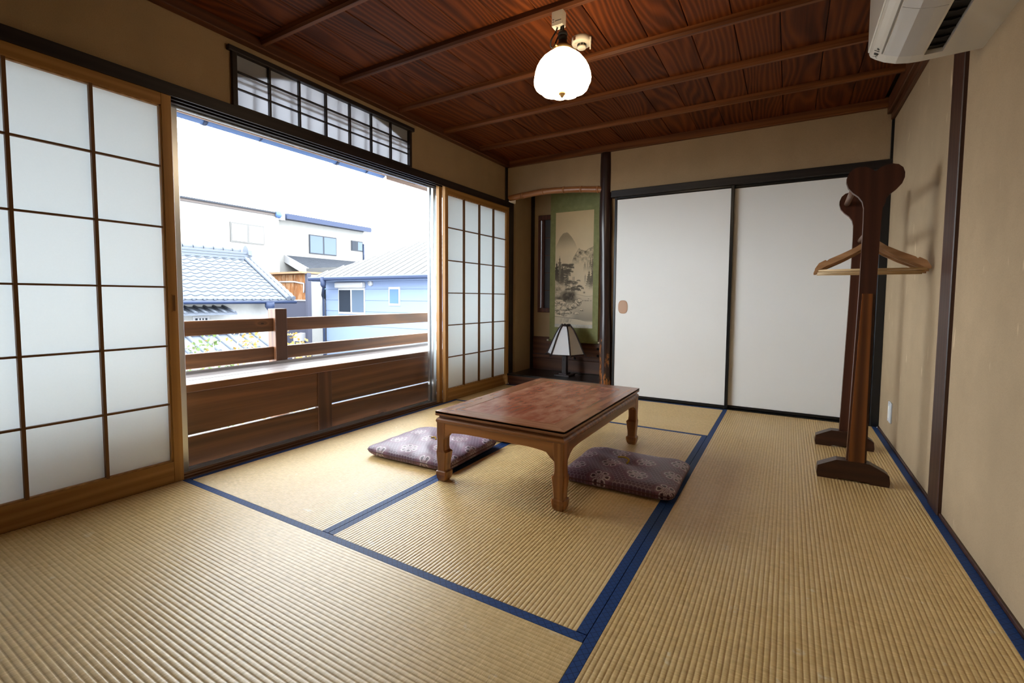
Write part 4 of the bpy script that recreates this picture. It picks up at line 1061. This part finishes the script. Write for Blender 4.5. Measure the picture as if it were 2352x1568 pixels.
# flap following the curved underside, and the flat front panel
fl_ = [(2.738, 1.7107), (2.709, 1.7122), (2.672, 1.7190), (2.640, 1.7317), (2.630, 1.7365)]
fi = [(x+0.0006, z+0.0030) for x, z in fl_[::-1]]
MB().prism(fl_+fi, 'Y', 1.80, A1-0.062).build('flap', M_AC_D, ac); MB().prism(fl_+fi, 'Y', A0+0.062, 1.797).build('flap', M_AC_D, ac)
MB().prism([(2.6255, 1.7395), (2.6215, 1.7420), (2.6225, 1.7440), (2.6265, 1.7415)], 'Y', A0+0.062, A1-0.062).build('flap_groove', plain('ac_groove', (0.20, 0.185, 0.165), 0.5), ac)
box('front_panel', M_AC, ac, 2.588, 2.596, A0+0.004, A1-0.004, 1.776, 1.996, c=0.003)
def on_curve(s_):
    a = Vector((2.600, 1.7592)); b = Vector((2.616, 1.7470)); return a+(b-a)*s_
m_ = MB()
def stroke(s0, s1, y0, y1, w=0.0016):
    a, b = on_curve(s0), on_curve(s1); nrm = Vector((-0.61, -0.79))
    o = nrm*0.0008
    A_, B_ = Vector((a.x+o.x, y0, a.y+o.y)), Vector((b.x+o.x, y1, b.y+o.y)); d = (B_-A_).normalized(); s_ = d.cross(Vector((nrm.x, 0, nrm.y))).normalized()*w/2
    m_.quad(A_-s_, B_-s_, B_+s_, A_+s_)
for (s0, s1, y0, y1, w_) in ((0.1, 0.9, 2.166, 2.150, 0.002), (0.55, 0.95, 2.158, 2.168, 0.002), (0.2, 0.9, 2.146, 2.146, 0.003), (0.2, 0.9, 2.141, 2.141, 0.003), (0.3, 1.0, 2.136, 2.136, 0.0035), (0.5, 1.0, 2.131, 2.131, 0.003), (0.3, 0.3, 2.131, 2.148, 0.002), (0.85, 0.85, 2.129, 2.148, 0.002), (0.1, 1.0, 2.118, 2.112, 0.004), (0.7, 1.0, 2.118, 2.110, 0.003), (0.45, 0.9, 2.102, 2.096, 0.004), (0.5, 0.85, 2.092, 2.104, 0.004)):
    stroke(s0, s1, y0, y1, w_)
m_.build('printed_mark', M_INK, ac)

# ------------------------------------------------------------------ pendant lamp
PX, PY = 1.466, 1.868
pl = thing('pendant_lamp', (PX-0.015, PY, 2.104), 'lit pendant lamp with a white lobed glass shade under the ceiling', 'pendant lamp')
M_SHADE = NT('lamp_shade_glow')
_e = M_SHADE.node('ShaderNodeEmission'); _e.inputs[0].default_value = (1.0, 0.76, 0.48, 1); _e.inputs[1].default_value = 9.0
M_SHADE.link(_e.outputs[0], M_SHADE.out.inputs[0]); M_SHADE = M_SHADE.m
cb = MB().box(PX-0.048, PX+0.006, PY-0.016, PY+0.020, 2.040, 2.106, 0.003).build('ceiling_socket', M_CREAM, pl)
m_ = MB()
for k in range(5): m_.box(PX-0.030+k*0.006, PX-0.026+k*0.006, PY-0.0166, PY-0.0158, 2.060, 2.063)
m_.box(PX-0.044, PX-0.036, PY-0.0166, PY-0.0158, 2.058, 2.060).box(PX-0.044, PX-0.036, PY-0.0166, PY-0.0158, 2.068, 2.070)
m_.build('printed_mark', M_INK, cb)
MB().tube([tuple(p) for p in bezier([(PX-0.026, PY, 2.042), (PX-0.030, PY-0.012, 2.015), (PX-0.045, PY-0.020, 1.985), (PX-0.052, PY-0.014, 1.962), (PX-0.040, PY-0.008, 1.955), (PX-0.028, PY-0.004, 1.985), (PX-0.014, PY, 2.015), (PX-0.008, PY, 2.040)], 6)], 0.0035, 8).build('flex_cord', M_BLACK, pl)
MB().lathe([(0.006, 2.045), (0.006, 2.016), (0.018, 2.014), (0.021, 2.008), (0.021, 1.998), (0.017, 1.995), (0.020, 1.992), (0.020, 1.984), (0.018, 1.978), (0.019, 1.970), (0.024, 1.960), (0.032, 1.948)], (PX, PY, 0), 24).build('lamp_holder', M_BLACK, pl)
MB().lathe([(0.030, 1.950), (0.044, 1.946), (0.047, 1.938), (0.047, 1.930), (0.043, 1.928)], (PX, PY, 0), 28).build('gallery', M_BRASS, pl)
for k in range(3):
    a = 2.1*k+0.4; MB().tube([(PX+0.045*math.cos(a), PY+0.045*math.sin(a), 1.936), (PX+0.060*math.cos(a), PY+0.060*math.sin(a), 1.936)], 0.004, 8).build('thumb_screw', M_BRASS, pl)
shp = [(0.042, 1.934), (0.050, 1.926), (0.068, 1.914), (0.088, 1.898), (0.104, 1.878), (0.116, 1.856), (0.124, 1.832), (0.127, 1.810), (0.125, 1.792), (0.117, 1.776), (0.104, 1.764), (0.086, 1.756), (0.066, 1.752), (0.044, 1.752), (0.022, 1.755), (0.0, 1.757)]
def lob(t, i, h):
    k = min(1.0, max(0.0, i-2)/7.0) * (1.0 if i < 11 else max(0.0, (15-i)/4.0))
    return 1.0-0.13*k*(1-abs(math.sin(5*t+0.3)))**1.4
MB().lathe(shp, (PX, PY, 0), 120, 'Z', lob).build('glass_shade', M_SHADE, pl)
MB().lathe([(0.0, 1.732), (0.005, 1.735), (0.009, 1.741), (0.010, 1.744), (0.015, 1.747), (0.016, 1.751), (0.014, 1.756)], (PX, PY, 0), 20).build('finial', M_BRASS, pl)

# ------------------------------------------------------------------ smoke alarm
sx_, sy_ = 1.428, 2.172
sa_ = thing('smoke_alarm', (sx_, sy_, ZB), 'round cream smoke alarm on the ceiling boards beside the pendant lamp', 'smoke alarm')
MB().lathe([(0.0, ZB-0.032), (0.040, ZB-0.032), (0.047, ZB-0.029), (0.049, ZB-0.024), (0.049, ZB+0.001)], (sx_, sy_, 0), 40).build('housing', M_CREAM, sa_)
nose = MB().lathe([(0.0, ZB-0.054), (0.019, ZB-0.054), (0.022, ZB-0.051), (0.022, ZB-0.044), (0.020, ZB-0.044), (0.020, ZB-0.032)], (sx_+0.004, sy_-0.006, 0), 32).build('sensor_head', M_CREAM, sa_)
for z in (0.0345, 0.0385, 0.0425):
    for k in range(8):
        a0 = 2*math.pi*k/8+0.08; a1 = a0+0.62
        ring_ = [(sx_+0.004+0.0215*math.cos(a0+(a1-a0)*q/5), sy_-0.006+0.0215*math.sin(a0+(a1-a0)*q/5), ZB-z) for q in range(6)]
        MB().tube(ring_, 0.0011, 5).build('vent_slot', M_INK, nose)
box('label_window', plain('alarm_amber_window', (0.09, 0.035, 0.015), 0.3), sa_, sx_-0.024, sx_-0.012, sy_-0.0475, sy_-0.043, ZB-0.024, ZB-0.006)
m_ = MB()
for k in range(6): m_.box(sx_-0.022+k*0.005, sx_-0.019+k*0.005, sy_-0.034, sy_-0.0325, ZB-0.0325, ZB-0.0319)
for k in range(5): m_.box(sx_-0.024+k*0.005, sx_-0.021+k*0.005, sy_-0.030, sy_-0.0287, ZB-0.0325, ZB-0.0319)
m_.build('printed_mark', plain('alarm_print', (0.30, 0.29, 0.25), 0.6), sa_)
MB().lathe([(0.0, ZB-0.068), (0.003, ZB-0.066), (0.0032, ZB-0.030), (0.005, ZB-0.028), (0.006, ZB-0.010), (0.004, ZB-0.006)], (sx_+0.049, sy_-0.006, 0), 12).build('pull_switch', M_CREAM, sa_)

# ================================================================== outdoors
struct(MB().box(-60, -1.2, -30, 70, -3.4, -3.3).build('ground', M_GROUND))
def A(u, v, ax, val): return at(u, v, ax, val)

# house with smoked tile roof -------------------------------------------------
EX, EZ = -10.9, 0.74; GY = 9.02; RX, RZ = -13.25, 2.10
th_ = thing('tile_roof_house', (-13.0, 6.5, -3.3), 'low white house with a grey tiled gable roof opposite the window', 'house')
box('wall', M_OWALL, th_, -15.2, EX-0.55, 1.5, GY-0.35, -3.3, 0.70)
rf = MB().prism([(EX, EZ-0.05), (EX, EZ), (RX, RZ), (2*RX-EX, EZ), (2*RX-EX, EZ-0.05), (RX, RZ-0.06)], 'Y', 1.2, GY).build('roof', M_OTILE, th_)
gb = MB().add([(EX-0.55, GY-0.36, 0.6), (RX, GY-0.36, RZ-0.1), (2*RX-EX+0.55, GY-0.36, 0.6), (EX-0.55, GY-0.44, 0.6), (RX, GY-0.44, RZ-0.1), (2*RX-EX+0.55, GY-0.44, 0.6)], [(0, 1, 2), (5, 4, 3), (0, 3, 4, 1), (1, 4, 5, 2)]).build('gable', M_OWALL, th_)
# one S-shaped tile, shared
sl = Vector((RX-EX, 0, RZ-EZ)); SLN = sl.length; sl.normalize(); nr = Vector((-sl.z, 0, sl.x)); nr = nr if nr.z > 0 else -nr
TP = 0.262; NROW = 13; rl = SLN/NROW
def tile_mesh():
    prof = [(0.0, 0.012), (0.03, 0.030), (0.06, 0.036), (0.09, 0.030), (0.12, 0.010), (0.16, -0.004), (0.20, -0.006), (0.24, 0.002), (0.268, 0.014)]
    vs = []
    for (s_, lift) in ((0.0, 0.022), (rl*1.08, 0.0)):
        for (y, h) in prof:
            p = sl*s_+nr*(h+lift); vs.append((p.x, y, p.z))
    n = len(prof)
    for (y, h) in prof:
        p = nr*(h-0.006); vs.append((p.x, y, p.z))
    fs = [(i, i+1, n+i+1, n+i) for i in range(n-1)]+[(2*n+i, 2*n+i+1, i+1, i) for i in range(n-1)]
    me = bpy.data.meshes.new('roof_tile'); me.from_pydata(vs, [], fs); me.materials.append(M_OTILE)
    me.polygons.foreach_set('use_smooth', [True]*(n-1)+[False]*(n-1)); me.update(); return me
TM = tile_mesh(); off = Vector(ROOT[th_.name])
ncol = 14
for r_ in range(NROW):
    for c_ in range(ncol):
        o = bpy.data.objects.new('roof_tile', TM); COL.objects.link(o); o.parent = rf
        p = Vector((EX, GY-0.30-(c_+1)*TP, EZ))+sl*(r_*rl)+nr*0.004
        o.location = p-off
for c_ in range(ncol+1):
    y = GY-0.30-c_*TP+0.06-TP
    p = Vector((EX, y, EZ))+nr*0.03
    MB().lathe([(0.0, 0.02), (0.034, 0.018), (0.042, 0.008), (0.042, -0.05)], (p.x, p.y, p.z), 14, 'X').build('eave_cap', M_OTILE, rf)
for y in (GY-0.20, GY-0.04):
    pts = [Vector((EX, y, EZ))+sl*(SLN*k/26)+nr*(0.05 if k % 2 else 0.062) for k in range(27)]
    MB().tube([tuple(p) for p in pts], [0.066 if k % 2 else 0.075 for k in range(27)], 10).build('verge_tile', M_OTILE, rf)
for k in range(3): box('ridge_course', M_OTILE, rf, RX-0.16+0.02*k, RX+0.16-0.02*k, 1.4, GY-0.02*k, RZ-0.05+0.085*k, RZ+0.03+0.085*k, c=0.012)
for k in range(13):
    y = GY-0.32-k*0.29
    MB().tube([(RX, y, RZ+0.235), (RX, y-0.262, RZ+0.228)], [0.094, 0.082], 12).build('ridge_cap', M_OTILE, rf)
MB().prism([(RX-0.20, RZ+0.10), (RX+0.20, RZ+0.10), (RX+0.17, RZ+0.26), (RX+0.10, RZ+0.38), (RX, RZ+0.45), (RX-0.10, RZ+0.38), (RX-0.17, RZ+0.26)], 'Y', GY-0.14, GY-0.02).build('ridge_end', M_OTILE, rf)
MB().lathe([(0.0, 0.0), (0.09, -0.01), (0.105, -0.05), (0.105, -0.22)], (RX, GY+0.06, RZ+0.12), 16, 'Y').build('ridge_end', M_OTILE, rf)
MB().tube([(EX+0.06, 1.2, EZ-0.06), (EX+0.06, GY+0.02, EZ-0.06)], 0.05, 10).build('gutter', M_ONAVY, th_)
MB().lathe([(0.04, EZ-0.42), (0.06, EZ-0.30), (0.13, EZ-0.20), (0.13, EZ-0.06)], (EX+0.08, GY-0.85, 0), 14).build('hopper', M_ONAVY, th_)
# pent roof with a window below
q0 = A(545, 718, 'X', EX+0.05); q1 = A(520, 706, 'X', EX-0.5)
pz0, pz1, pyE = q0[2], q1[2]+0.03, q0[1]
pr2 = MB().prism([(EX+0.05, pz0-0.05), (EX+0.05, pz0), (EX-0.55, pz1), (EX-0.55, pz1-0.06)], 'Y', 3.5, pyE).build('pent_roof', M_OTILE, th_)
for k in range(8):
    y = pyE-0.06-k*0.245
    MB().tube([(EX+0.06, y, pz0+0.015), (EX-0.55, y-0.02, pz1+0.015)], 0.036, 8).build('roll_tile', M_OTILE, pr2)
a = A(448, 731, 'X', EX-0.53); b = A(476, 752, 'X', EX-0.53)
wn2 = box('window', M_OFRAME, th_, EX-0.56, EX-0.52, a[1]-0.06, b[1]+0.06, b[2]-0.4, a[2]+0.05)
box('pane', M_OPANE_D, wn2, EX-0.525, EX-0.510, a[1], b[1], b[2]-0.35, a[2])
for k in range(3): box('bar', M_OFRAME, wn2, EX-0.512, EX-0.500, a[1]+(b[1]-a[1])*(k+1)/4-0.02, a[1]+(b[1]-a[1])*(k+1)/4+0.02, b[2]-0.35, a[2])
# low boundary roof in front
lr_ = thing('garden_wall_roof', (-7.2, 5.6, -3.3), 'low tiled coping of a garden wall seen between the balcony rails', 'wall coping')
a = A(430, 812, 'X', -7.0); b = A(608, 782, 'X', -7.0)
zt2 = a[2]+0.25
box('wall', M_OWALL2, lr_, -7.5, -7.35, 2.5, b[1]+0.1, -3.3, zt2-0.05)
for k in range(20):
    y = b[1]-k*0.25
    if y < 2.6: break
    MB().prism([(-6.8, zt2-0.28), (-6.8, zt2-0.24), (-7.5, zt2+0.04), (-7.5, zt2-0.0)], 'Y', y-0.24, y).build('coping_tile', M_OTILE, lr_)
    MB().tube([(-6.79, y, zt2-0.235), (-7.5, y, zt2+0.05)], 0.04, 8).build('roll_tile', M_OTILE, lr_)
MB().tube([(-7.5, 2.5, zt2+0.08), (-7.5, b[1]+0.1, zt2+0.08)], 0.09, 10).build('ridge_roll', M_OTILE, lr_)

# tall white building behind --------------------------------------------------
BXW = -19.0
a = A(412, 453, 'X', BXW); b = A(635, 488, 'X', BXW)
wb = thing('white_building', (BXW-3, 11.0, -3.3), 'tall plain white building with thin roof edge behind the tiled house', 'building')
zt3 = 4.80
box('wall', M_OWALL, wb, BXW-6, BXW, 4.0, b[1], -3.3, zt3)
box('roof_edge', M_ODARK, wb, BXW-6.1, BXW+0.18, 3.9, b[1]+0.1, zt3, zt3+0.07)
box('roof_edge', plain('roof_edge_brown', (0.05, 0.036, 0.032), 0.6), wb, BXW-6.05, BXW+0.10, 3.95, b[1]+0.05, zt3-0.10, zt3)
wa, wc = A(527, 510, 'X', BXW), A(606, 563, 'X', BXW)
wq = box('window', plain('window_frame_greige', (0.055, 0.053, 0.050), 0.6), wb, BXW-0.02, BXW+0.06, wa[1], wc[1], wc[2], wa[2]+0.02)
for k in range(2):
    h = (wc[1]-wa[1])/2; box('pane', M_OFRAME, wq, BXW+0.05, BXW+0.075-0.008*k, wa[1]+0.06+h*k, wa[1]+h*(k+1)-0.05, wc[2]+0.06, wa[2]-0.05)
MB().tube([(BXW+0.10, b[1]-0.02, zt3-0.05), (BXW+0.10, b[1]-0.02, -3.0)], 0.05, 8).build('downpipe', M_OFRAME, wb)
MB().lathe([(0.07, zt3-0.2), (0.16, zt3-0.08), (0.16, zt3+0.10)], (BXW+0.12, b[1]+0.02, 0), 12).build('rain_hopper', M_GUT, wb)
# house with dark fascia -----------------------------------------------------------
CXW = -19.6
gy0, gy1 = b[1]+0.18, A(835, 530, 'X', CXW)[1]
gh = thing('grey_house', (CXW-2.5, 16.5, -3.3), 'cream house with dark blue roof fascia and two sliding windows', 'house')
ztop = 4.72
box('wall', M_OWALL2, gh, CXW-5, CXW, gy0, gy1, -3.3, ztop)
fa0 = A(662, 506, 'X', CXW+0.5); fb0 = A(852, 531, 'X', CXW+0.5)
MB().prism([(CXW+0.55, ztop-0.04), (CXW+0.55, ztop+0.22), (CXW-5.2, ztop+0.55), (CXW-5.2, ztop+0.2)], 'Y', gy0+0.4, fb0[1]).build('roof', M_ONAVY, gh)
MB().prism([(CXW+0.40, ztop-0.12), (CXW+0.40, ztop+0.20), (CXW-5.2, ztop+0.45), (CXW-5.2, ztop+0.1)], 'Y', gy0, gy0+0.4).build('barge_board', M_OFRAME, gh)
def slide_window(parent, p0, p1, X_, mats):
    a_, b_ = A(*p0, 'X', X_), A(*p1, 'X', X_)
    f_ = box('window', M_ODARK, parent, X_-0.03, X_+0.05, a_[1], b_[1], b_[2], a_[2])
    h = (b_[1]-a_[1])/2
    for k in range(2): box('pane', mats[k], f_, X_+0.045, X_+0.06, a_[1]+0.05+h*k, a_[1]+h*(k+1)-0.04, b_[2]+0.05, a_[2]-0.05)
slide_window(gh, (709, 538), (772, 588), CXW, (M_OPANE, M_OPANE)); slide_window(gh, (806, 552), (832, 578), CXW, (M_OPANE_D, M_OPANE))
MB().tube([(CXW+0.05, gy1-0.05, 4.0), (CXW+0.05, gy1-0.05, 2.6)], 0.05, 8).build('downpipe', M_ONAVY, gh)
# lean-to roof
a = A(655, 586, 'X', CXW); b2 = A(705, 620, 'X', CXW+2.0)
aw = MB().prism([(CXW, a[2]), (CXW, a[2]-0.08), (CXW+2.0, b2[2]-0.10), (CXW+2.0, b2[2]+0.06)], 'Y', a[1], a[1]+6.0).build('lean_to_roof', M_OROOF, gh)
for k in range(10):
    x = CXW+0.1+k*0.2; z = a[2]+(b2[2]+0.06-a[2])*(x-CXW)/2.0
    box('roof_seam', M_ODARK, aw, x-0.012, x+0.012, a[1], a[1]+6.0, z-0.02, z+0.018)
box('lean_to_wall', M_OWALL, gh, CXW, CXW+1.75, a[1]+0.1, a[1]+5.8, -3.3, b2[2]-0.1)
MB().prism([(CXW, a[2]+0.02), (CXW, a[2]-0.35), (CXW+2.0, b2[2]-0.35), (CXW+2.0, b2[2]+0.05)], 'Y', a[1]-0.06, a[1]).build('lean_to_barge', M_OFRAME, gh)

# blue house (faces down the lane) ------------------------------------------------
BY = 10.80
def B(u, v): return A(u, v, 'Y', BY)
bh = thing('blue_house', (-8.0, BY+2.5, -3.3), 'blue sided house with pale metal roof and white shutter window', 'house')
c0 = B(750, 640); bx0 = c0[0]
ez = B(850, 634)[2]
box('wall', M_OBLUE, bh, bx0, 0.5, BY, BY+5, -3.3, ez)
lines_v = [664, 690, 716, 750, 790, 830]
zs = [ez]+[B(850, v)[2] for v in lines_v]+[-1.6, -3.2]
for k in range(len(zs)-1): box('siding_board', M_OBLUE, bh, bx0-0.02, 0.5, BY-0.022, BY, zs[k+1]+0.006, zs[k]-0.006, c=0.004)
e0 = A(713, 634, 'Y', BY-0.55); ezz = A(850, 632, 'Y', BY-0.55)[2]
bxe = e0[0]
rp = MB().add([(bxe, BY-0.55, ezz), (0.8, BY-0.55, ezz), (0.8, BY+3.2, ezz+1.75), (bxe+3.0, BY+3.2, ezz+1.75), (bxe, BY+6.5, ezz),
               (bxe, BY-0.55, ezz-0.05), (0.8, BY-0.55, ezz-0.05), (bxe, BY+6.5, ezz-0.05)],
              [(0, 1, 2, 3), (0, 3, 4), (0, 5, 6, 1), (0, 4, 7, 5), (5, 7, 6)]).build('roof', M_OMETAL, bh)
x = bxe+0.35
while x < 0.6:
    yt = min(1.0, max(0.05, (x-bxe)/3.0))
    MB().tube([(x, BY-0.56, ezz+0.02), (x, BY-0.55+3.75*yt, ezz+0.02+1.75*yt)], 0.022, 6).build('standing_seam', M_OMETAL, rp)
    x += 0.33
box('gutter', M_ONAVY, bh, bxe, 0.8, BY-0.68, BY-0.55, ezz-0.14, ezz-0.02, c=0.03)
box('soffit', M_OBLUE, bh, bxe+0.05, 0.8, BY-0.55, BY, ezz-0.16, ezz-0.09)
MB().lathe([(0.05, ezz-0.36), (0.09, ezz-0.28), (0.09, ezz-0.02)], (bxe+0.75, BY-0.62, 0), 12).build('rain_hopper', M_ONAVY, bh)
MB().tube([(bxe+0.75, BY-0.60, ezz-0.32), (bx0-0.10, BY-0.10, ezz-0.62), (bx0-0.06, BY-0.08, ezz-0.8), (bx0-0.06, BY-0.08, -3.2)], 0.045, 8).build('downpipe', M_ONAVY, bh)
# shutter window
a, b = B(778, 649), B(842, 722)
wz = B(842, 661)[2]
sw = box('window', M_OFRAME, bh, a[0]+0.04, b[0]-0.03, BY-0.06, BY-0.02, b[2], wz)
box('shutter_box', M_OFRAME, sw, a[0], b[0], BY-0.20, BY-0.02, wz, a[2], c=0.03)
h = (b[0]-a[0]-0.07)/2
for k in range(2): box('pane', M_OPANE_D if k == 0 else M_OPANE, sw, a[0]+0.09+h*k, a[0]+0.04+h*(k+1)-0.035, BY-0.075, BY-0.055, b[2]+0.07, wz-0.07)
a, b = B(895, 659), B(921, 702)
sw2 = box('window', M_OFRAME, bh, a[0], b[0], BY-0.05, BY-0.02, b[2], a[2])
box('pane', plain('window_pane_blue', (0.065, 0.115, 0.20), 0.15, 0.5), sw2, a[0]+0.055, b[0]-0.055, BY-0.06, BY-0.045, b[2]+0.07, a[2]-0.07)
c = B(854, 651); MB().lathe([(0.0, -0.10), (0.075, -0.09), (0.085, -0.05), (0.085, 0.0)], (c[0], BY-0.02, c[2]), 18, 'Y').build('vent_cap', M_OFRAME, bh)

# shed of weathered boards and slate cladding -------------------------------------
SY = 13.0
def Sx(u, v): return A(u, v, 'Y', SY)
sh_ = thing('board_shed', (-12.6, SY+1, -3.3), 'shed with weathered orange brown boards over dark corrugated cladding', 'shed')
l, r2, t2, b3 = Sx(620, 640)[0], Sx(706, 640)[0], Sx(680, 630)[2], Sx(680, 689)[2]
npk = 9
for k in range(npk):
    box('board', M_ORUST, sh_, l+(r2-l)*k/npk+0.006, l+(r2-l)*(k+1)/npk-0.006, SY-0.03+R.uniform(-0.008, 0.008), SY, b3, t2)
box('wall', M_OWALL2, sh_, l, r2+0.05, SY, SY+0.7, -3.3, t2)
m_ = MB(); nst = 46
vs = []
for k in range(nst*2+1):
    x = l+(r2-l)*k/(nst*2); vs += [(x, SY-0.05-(0.025 if k % 2 else 0.0), -3.3), (x, SY-0.05-(0.025 if k % 2 else 0.0), b3-0.02)]
m_.add(vs, [(2*k, 2*k+2, 2*k+3, 2*k+1) for k in range(nst*2)]).build('corrugated_cladding', M_OGREY, sh_)
box('ledge', M_OWALL, sh_, l, r2, SY-0.10, SY, b3-0.03, b3+0.02)
box('roof', plain('shed_roof_rust', (0.20, 0.10, 0.05), 0.7), sh_, l-0.1, r2+0.1, SY-0.35, SY+0.75, t2+0.02, t2+0.10)
box('corner_post', M_OGREY, sh_, r2-0.02, r2+0.12, SY-0.10, SY+0.1, -3.3, t2+0.05)
p = [Sx(646, 647), Sx(680, 647), Sx(702, 651), Sx(702, 672)]
MB().tube([(q[0], SY-0.09, q[2]) for q in p], 0.035, 8).build('pipe', M_OFRAME, sh_)
p = Sx(699, 775)
MB().prism([(p[2]-0.18, 0)], 'X', 0, 0) if False else None
hd = MB().prism([(SY-0.42, p[2]-0.13), (SY-0.42, p[2]+0.06), (SY-0.30, p[2]+0.18), (SY-0.05, p[2]+0.22), (SY-0.05, p[2]-0.13)], 'X', p[0]-0.17, p[0]+0.17).build('vent_hood', M_OFRAME, sh_)

# alley balcony ------------------------------------------------------------------------
AY = 14.2
def Al(u, v): return A(u, v, 'Y', AY)
ab = thing('alley_house', (-12.0, AY+1, -3.3), 'narrow grey house in the alley with a tall window and railing', 'house')
l, r2 = Al(704, 650)[0], Al(758, 650)[0]
box('wall', plain('alley_wall_grey', (0.055, 0.056, 0.056), 0.8), ab, l, r2+0.6, AY, AY+3, -3.3, Al(730, 615)[2])
a, b = Al(721, 653), Al(749, 726)
f_ = box('window', M_ODARK, ab, a[0], b[0], AY-0.05, AY, b[2]-0.6, a[2])
box('pane', M_OPANE, f_, a[0]+0.05, b[0]-0.04, AY-0.07, AY-0.04, b[2]-0.6, a[2]-0.06)
box('post', M_ODARK, ab, Al(715, 700)[0], Al(719, 700)[0], AY-0.45, AY-0.35, -3.3, Al(717, 640)[2])
zr = A(730, 692, 'Y', AY-0.4)[2]; x0, x1 = A(712, 692, 'Y', AY-0.4)[0], A(750, 692, 'Y', AY-0.4)[0]
box('handrail', M_ODARK, ab, x0, x1, AY-0.44, AY-0.38, zr-0.05, zr+0.02)
for k in range(9): box('baluster', M_ODARK, ab, x0+(x1-x0)*k/8-0.016, x0+(x1-x0)*k/8+0.016, AY-0.43, AY-0.39, zr-0.95, zr-0.05)
MB().tube([(x0, AY-0.35, A(730, 664, 'Y', AY)[2]), (x1, AY-0.35, A(730, 664, 'Y', AY)[2])], 0.02, 6).build('laundry_pole', plain('pole_cyan', (0.10, 0.24, 0.32), 0.5), ab)
# red paper lantern with white marks
LYN = AY-0.28
la = A(719.5, 677, 'Y', LYN); lb = A(732.5, 690, 'Y', LYN)
ln = thing('paper_lantern', ((la[0]+lb[0])/2, LYN, lb[2]), 'small red lantern with white lettering hanging in the alley', 'lantern')
box('body', M_RED, ln, la[0], lb[0], LYN-0.08, LYN+0.08, lb[2], la[2]+0.02, c=0.02)
box('cap', M_OFRAME, ln, la[0], lb[0], LYN-0.085, LYN+0.085, la[2]+0.02, la[2]+0.08, c=0.01)
m_ = MB()
for i in range(2):
    for j in range(2):
        cx_ = la[0]+(lb[0]-la[0])*(0.30+0.42*i); cz_ = lb[2]+(la[2]-lb[2])*(0.25+0.48*j)
        m_.lathe([(0.0, -0.004), (0.040, -0.003), (0.042, 0.002)], (cx_, LYN-0.081, cz_), 12, 'Y', lambda t, k_, h_: 1+0.22*math.sin(3*t+k_))
m_.build('white_lettering', M_OFRAME, ln)
MB().tube([(la[0]+0.02, LYN, la[2]+0.07), ((la[0]+lb[0])/2, LYN, la[2]+0.30), (lb[0]-0.02, LYN, la[2]+0.07)], 0.010, 5).build('hanger_wire', M_OFRAME, ln)
# pale awning low in front of the blue house
aw_ = tag(MB().prism([(BY-1.6, A(850, 800, 'Y', BY-1.6)[2]-0.05), (BY-1.6, A(850, 800, 'Y', BY-1.6)[2]), (BY-0.03, A(850, 792, 'Y', BY-0.1)[2]+0.2), (BY-0.03, A(850, 792, 'Y', BY-0.1)[2]+0.12)], 'X', A(800, 800, 'Y', BY-1.0)[0], -2.0).build('porch_awning', M_OMETAL), 'pale sheet awning low against the blue sided house', 'awning')

# garden tree with autumn leaves ---------------------------------------------------------
def tree(base, tips, label, nleaf, mat, spread, seed, group):
    rg = random.Random(seed)
    t = thing('garden_tree', base, label, 'tree', group)
    m_ = MB(); ends = []
    for tp in tips:
        mid = tuple((base[k]*0.45+tp[k]*0.55)+rg.uniform(-0.15, 0.15) for k in range(3))
        pth = bezier([base, mid, tp], 5)
        m_.tube([tuple(p) for p in pth], [0.05-0.042*i/(len(pth)-1) for i in range(len(pth))], 6)
        for q in range(7):
            i = rg.randrange(5, len(pth)); p = pth[i]
            e = (p[0]+rg.gauss(0, spread*0.8), p[1]+rg.gauss(0, spread*0.8), p[2]+abs(rg.gauss(0.05, spread*0.5)))
            m_.tube([tuple(p), e], [0.009, 0.004], 4); ends.append(e)
        ends.append(tp)
    m_.build('branches', M_BARK, t)
    f = MB()
    for _ in range(nleaf):
        e = rg.choice(ends); c = Vector((e[0]+rg.gauss(0, spread*0.4), e[1]+rg.gauss(0, spread*0.4), e[2]+rg.gauss(0, spread*0.3)))
        a_ = Vector((rg.gauss(0, 1), rg.gauss(0, 1), rg.gauss(0, 1))).normalized(); b_ = a_.orthogonal().normalized(); s_ = rg.uniform(0.018, 0.036)
        f.quad(c-a_*s_, c+b_*s_*0.6, c+a_*s_, c-b_*s_*0.6)
    fo = f.build('foliage', mat, t); fo['kind'] = 'stuff'
    return t
def tipz(u, v, X_): return tuple(A(u, v, 'X', X_))
tree((-4.4, 4.4, -3.3), [tipz(676, 772, -4.2), tipz(690, 785, -4.3), tipz(672, 790, -4.1), tipz(690, 825, -4.0), tipz(700, 820, -4.3)], 'slender yellow leaved tree rising beside the balcony post', 420, M_LEAF_Y, 0.11, 3, 'garden trees below the balcony')
tree((-3.9, 3.3, -3.3), [tipz(548, 772, -3.8), tipz(575, 785, -4.0), tipz(470, 800, -3.8), tipz(560, 808, -4.1), tipz(600, 838, -3.6)], 'sparse branching tree with pale yellow leaves behind the balcony rails', 300, M_LEAF_Y, 0.13, 4, 'garden trees below the balcony')
tree((-3.3, 2.6, -3.3), [tipz(440, 855, -3.2), tipz(480, 850, -3.3), tipz(520, 845, -3.4), tipz(455, 800, -3.5), tipz(490, 790, -3.3)], 'green leaved shrub tree low below the balcony rails', 420, M_LEAF_G, 0.12, 5, 'garden trees below the balcony')
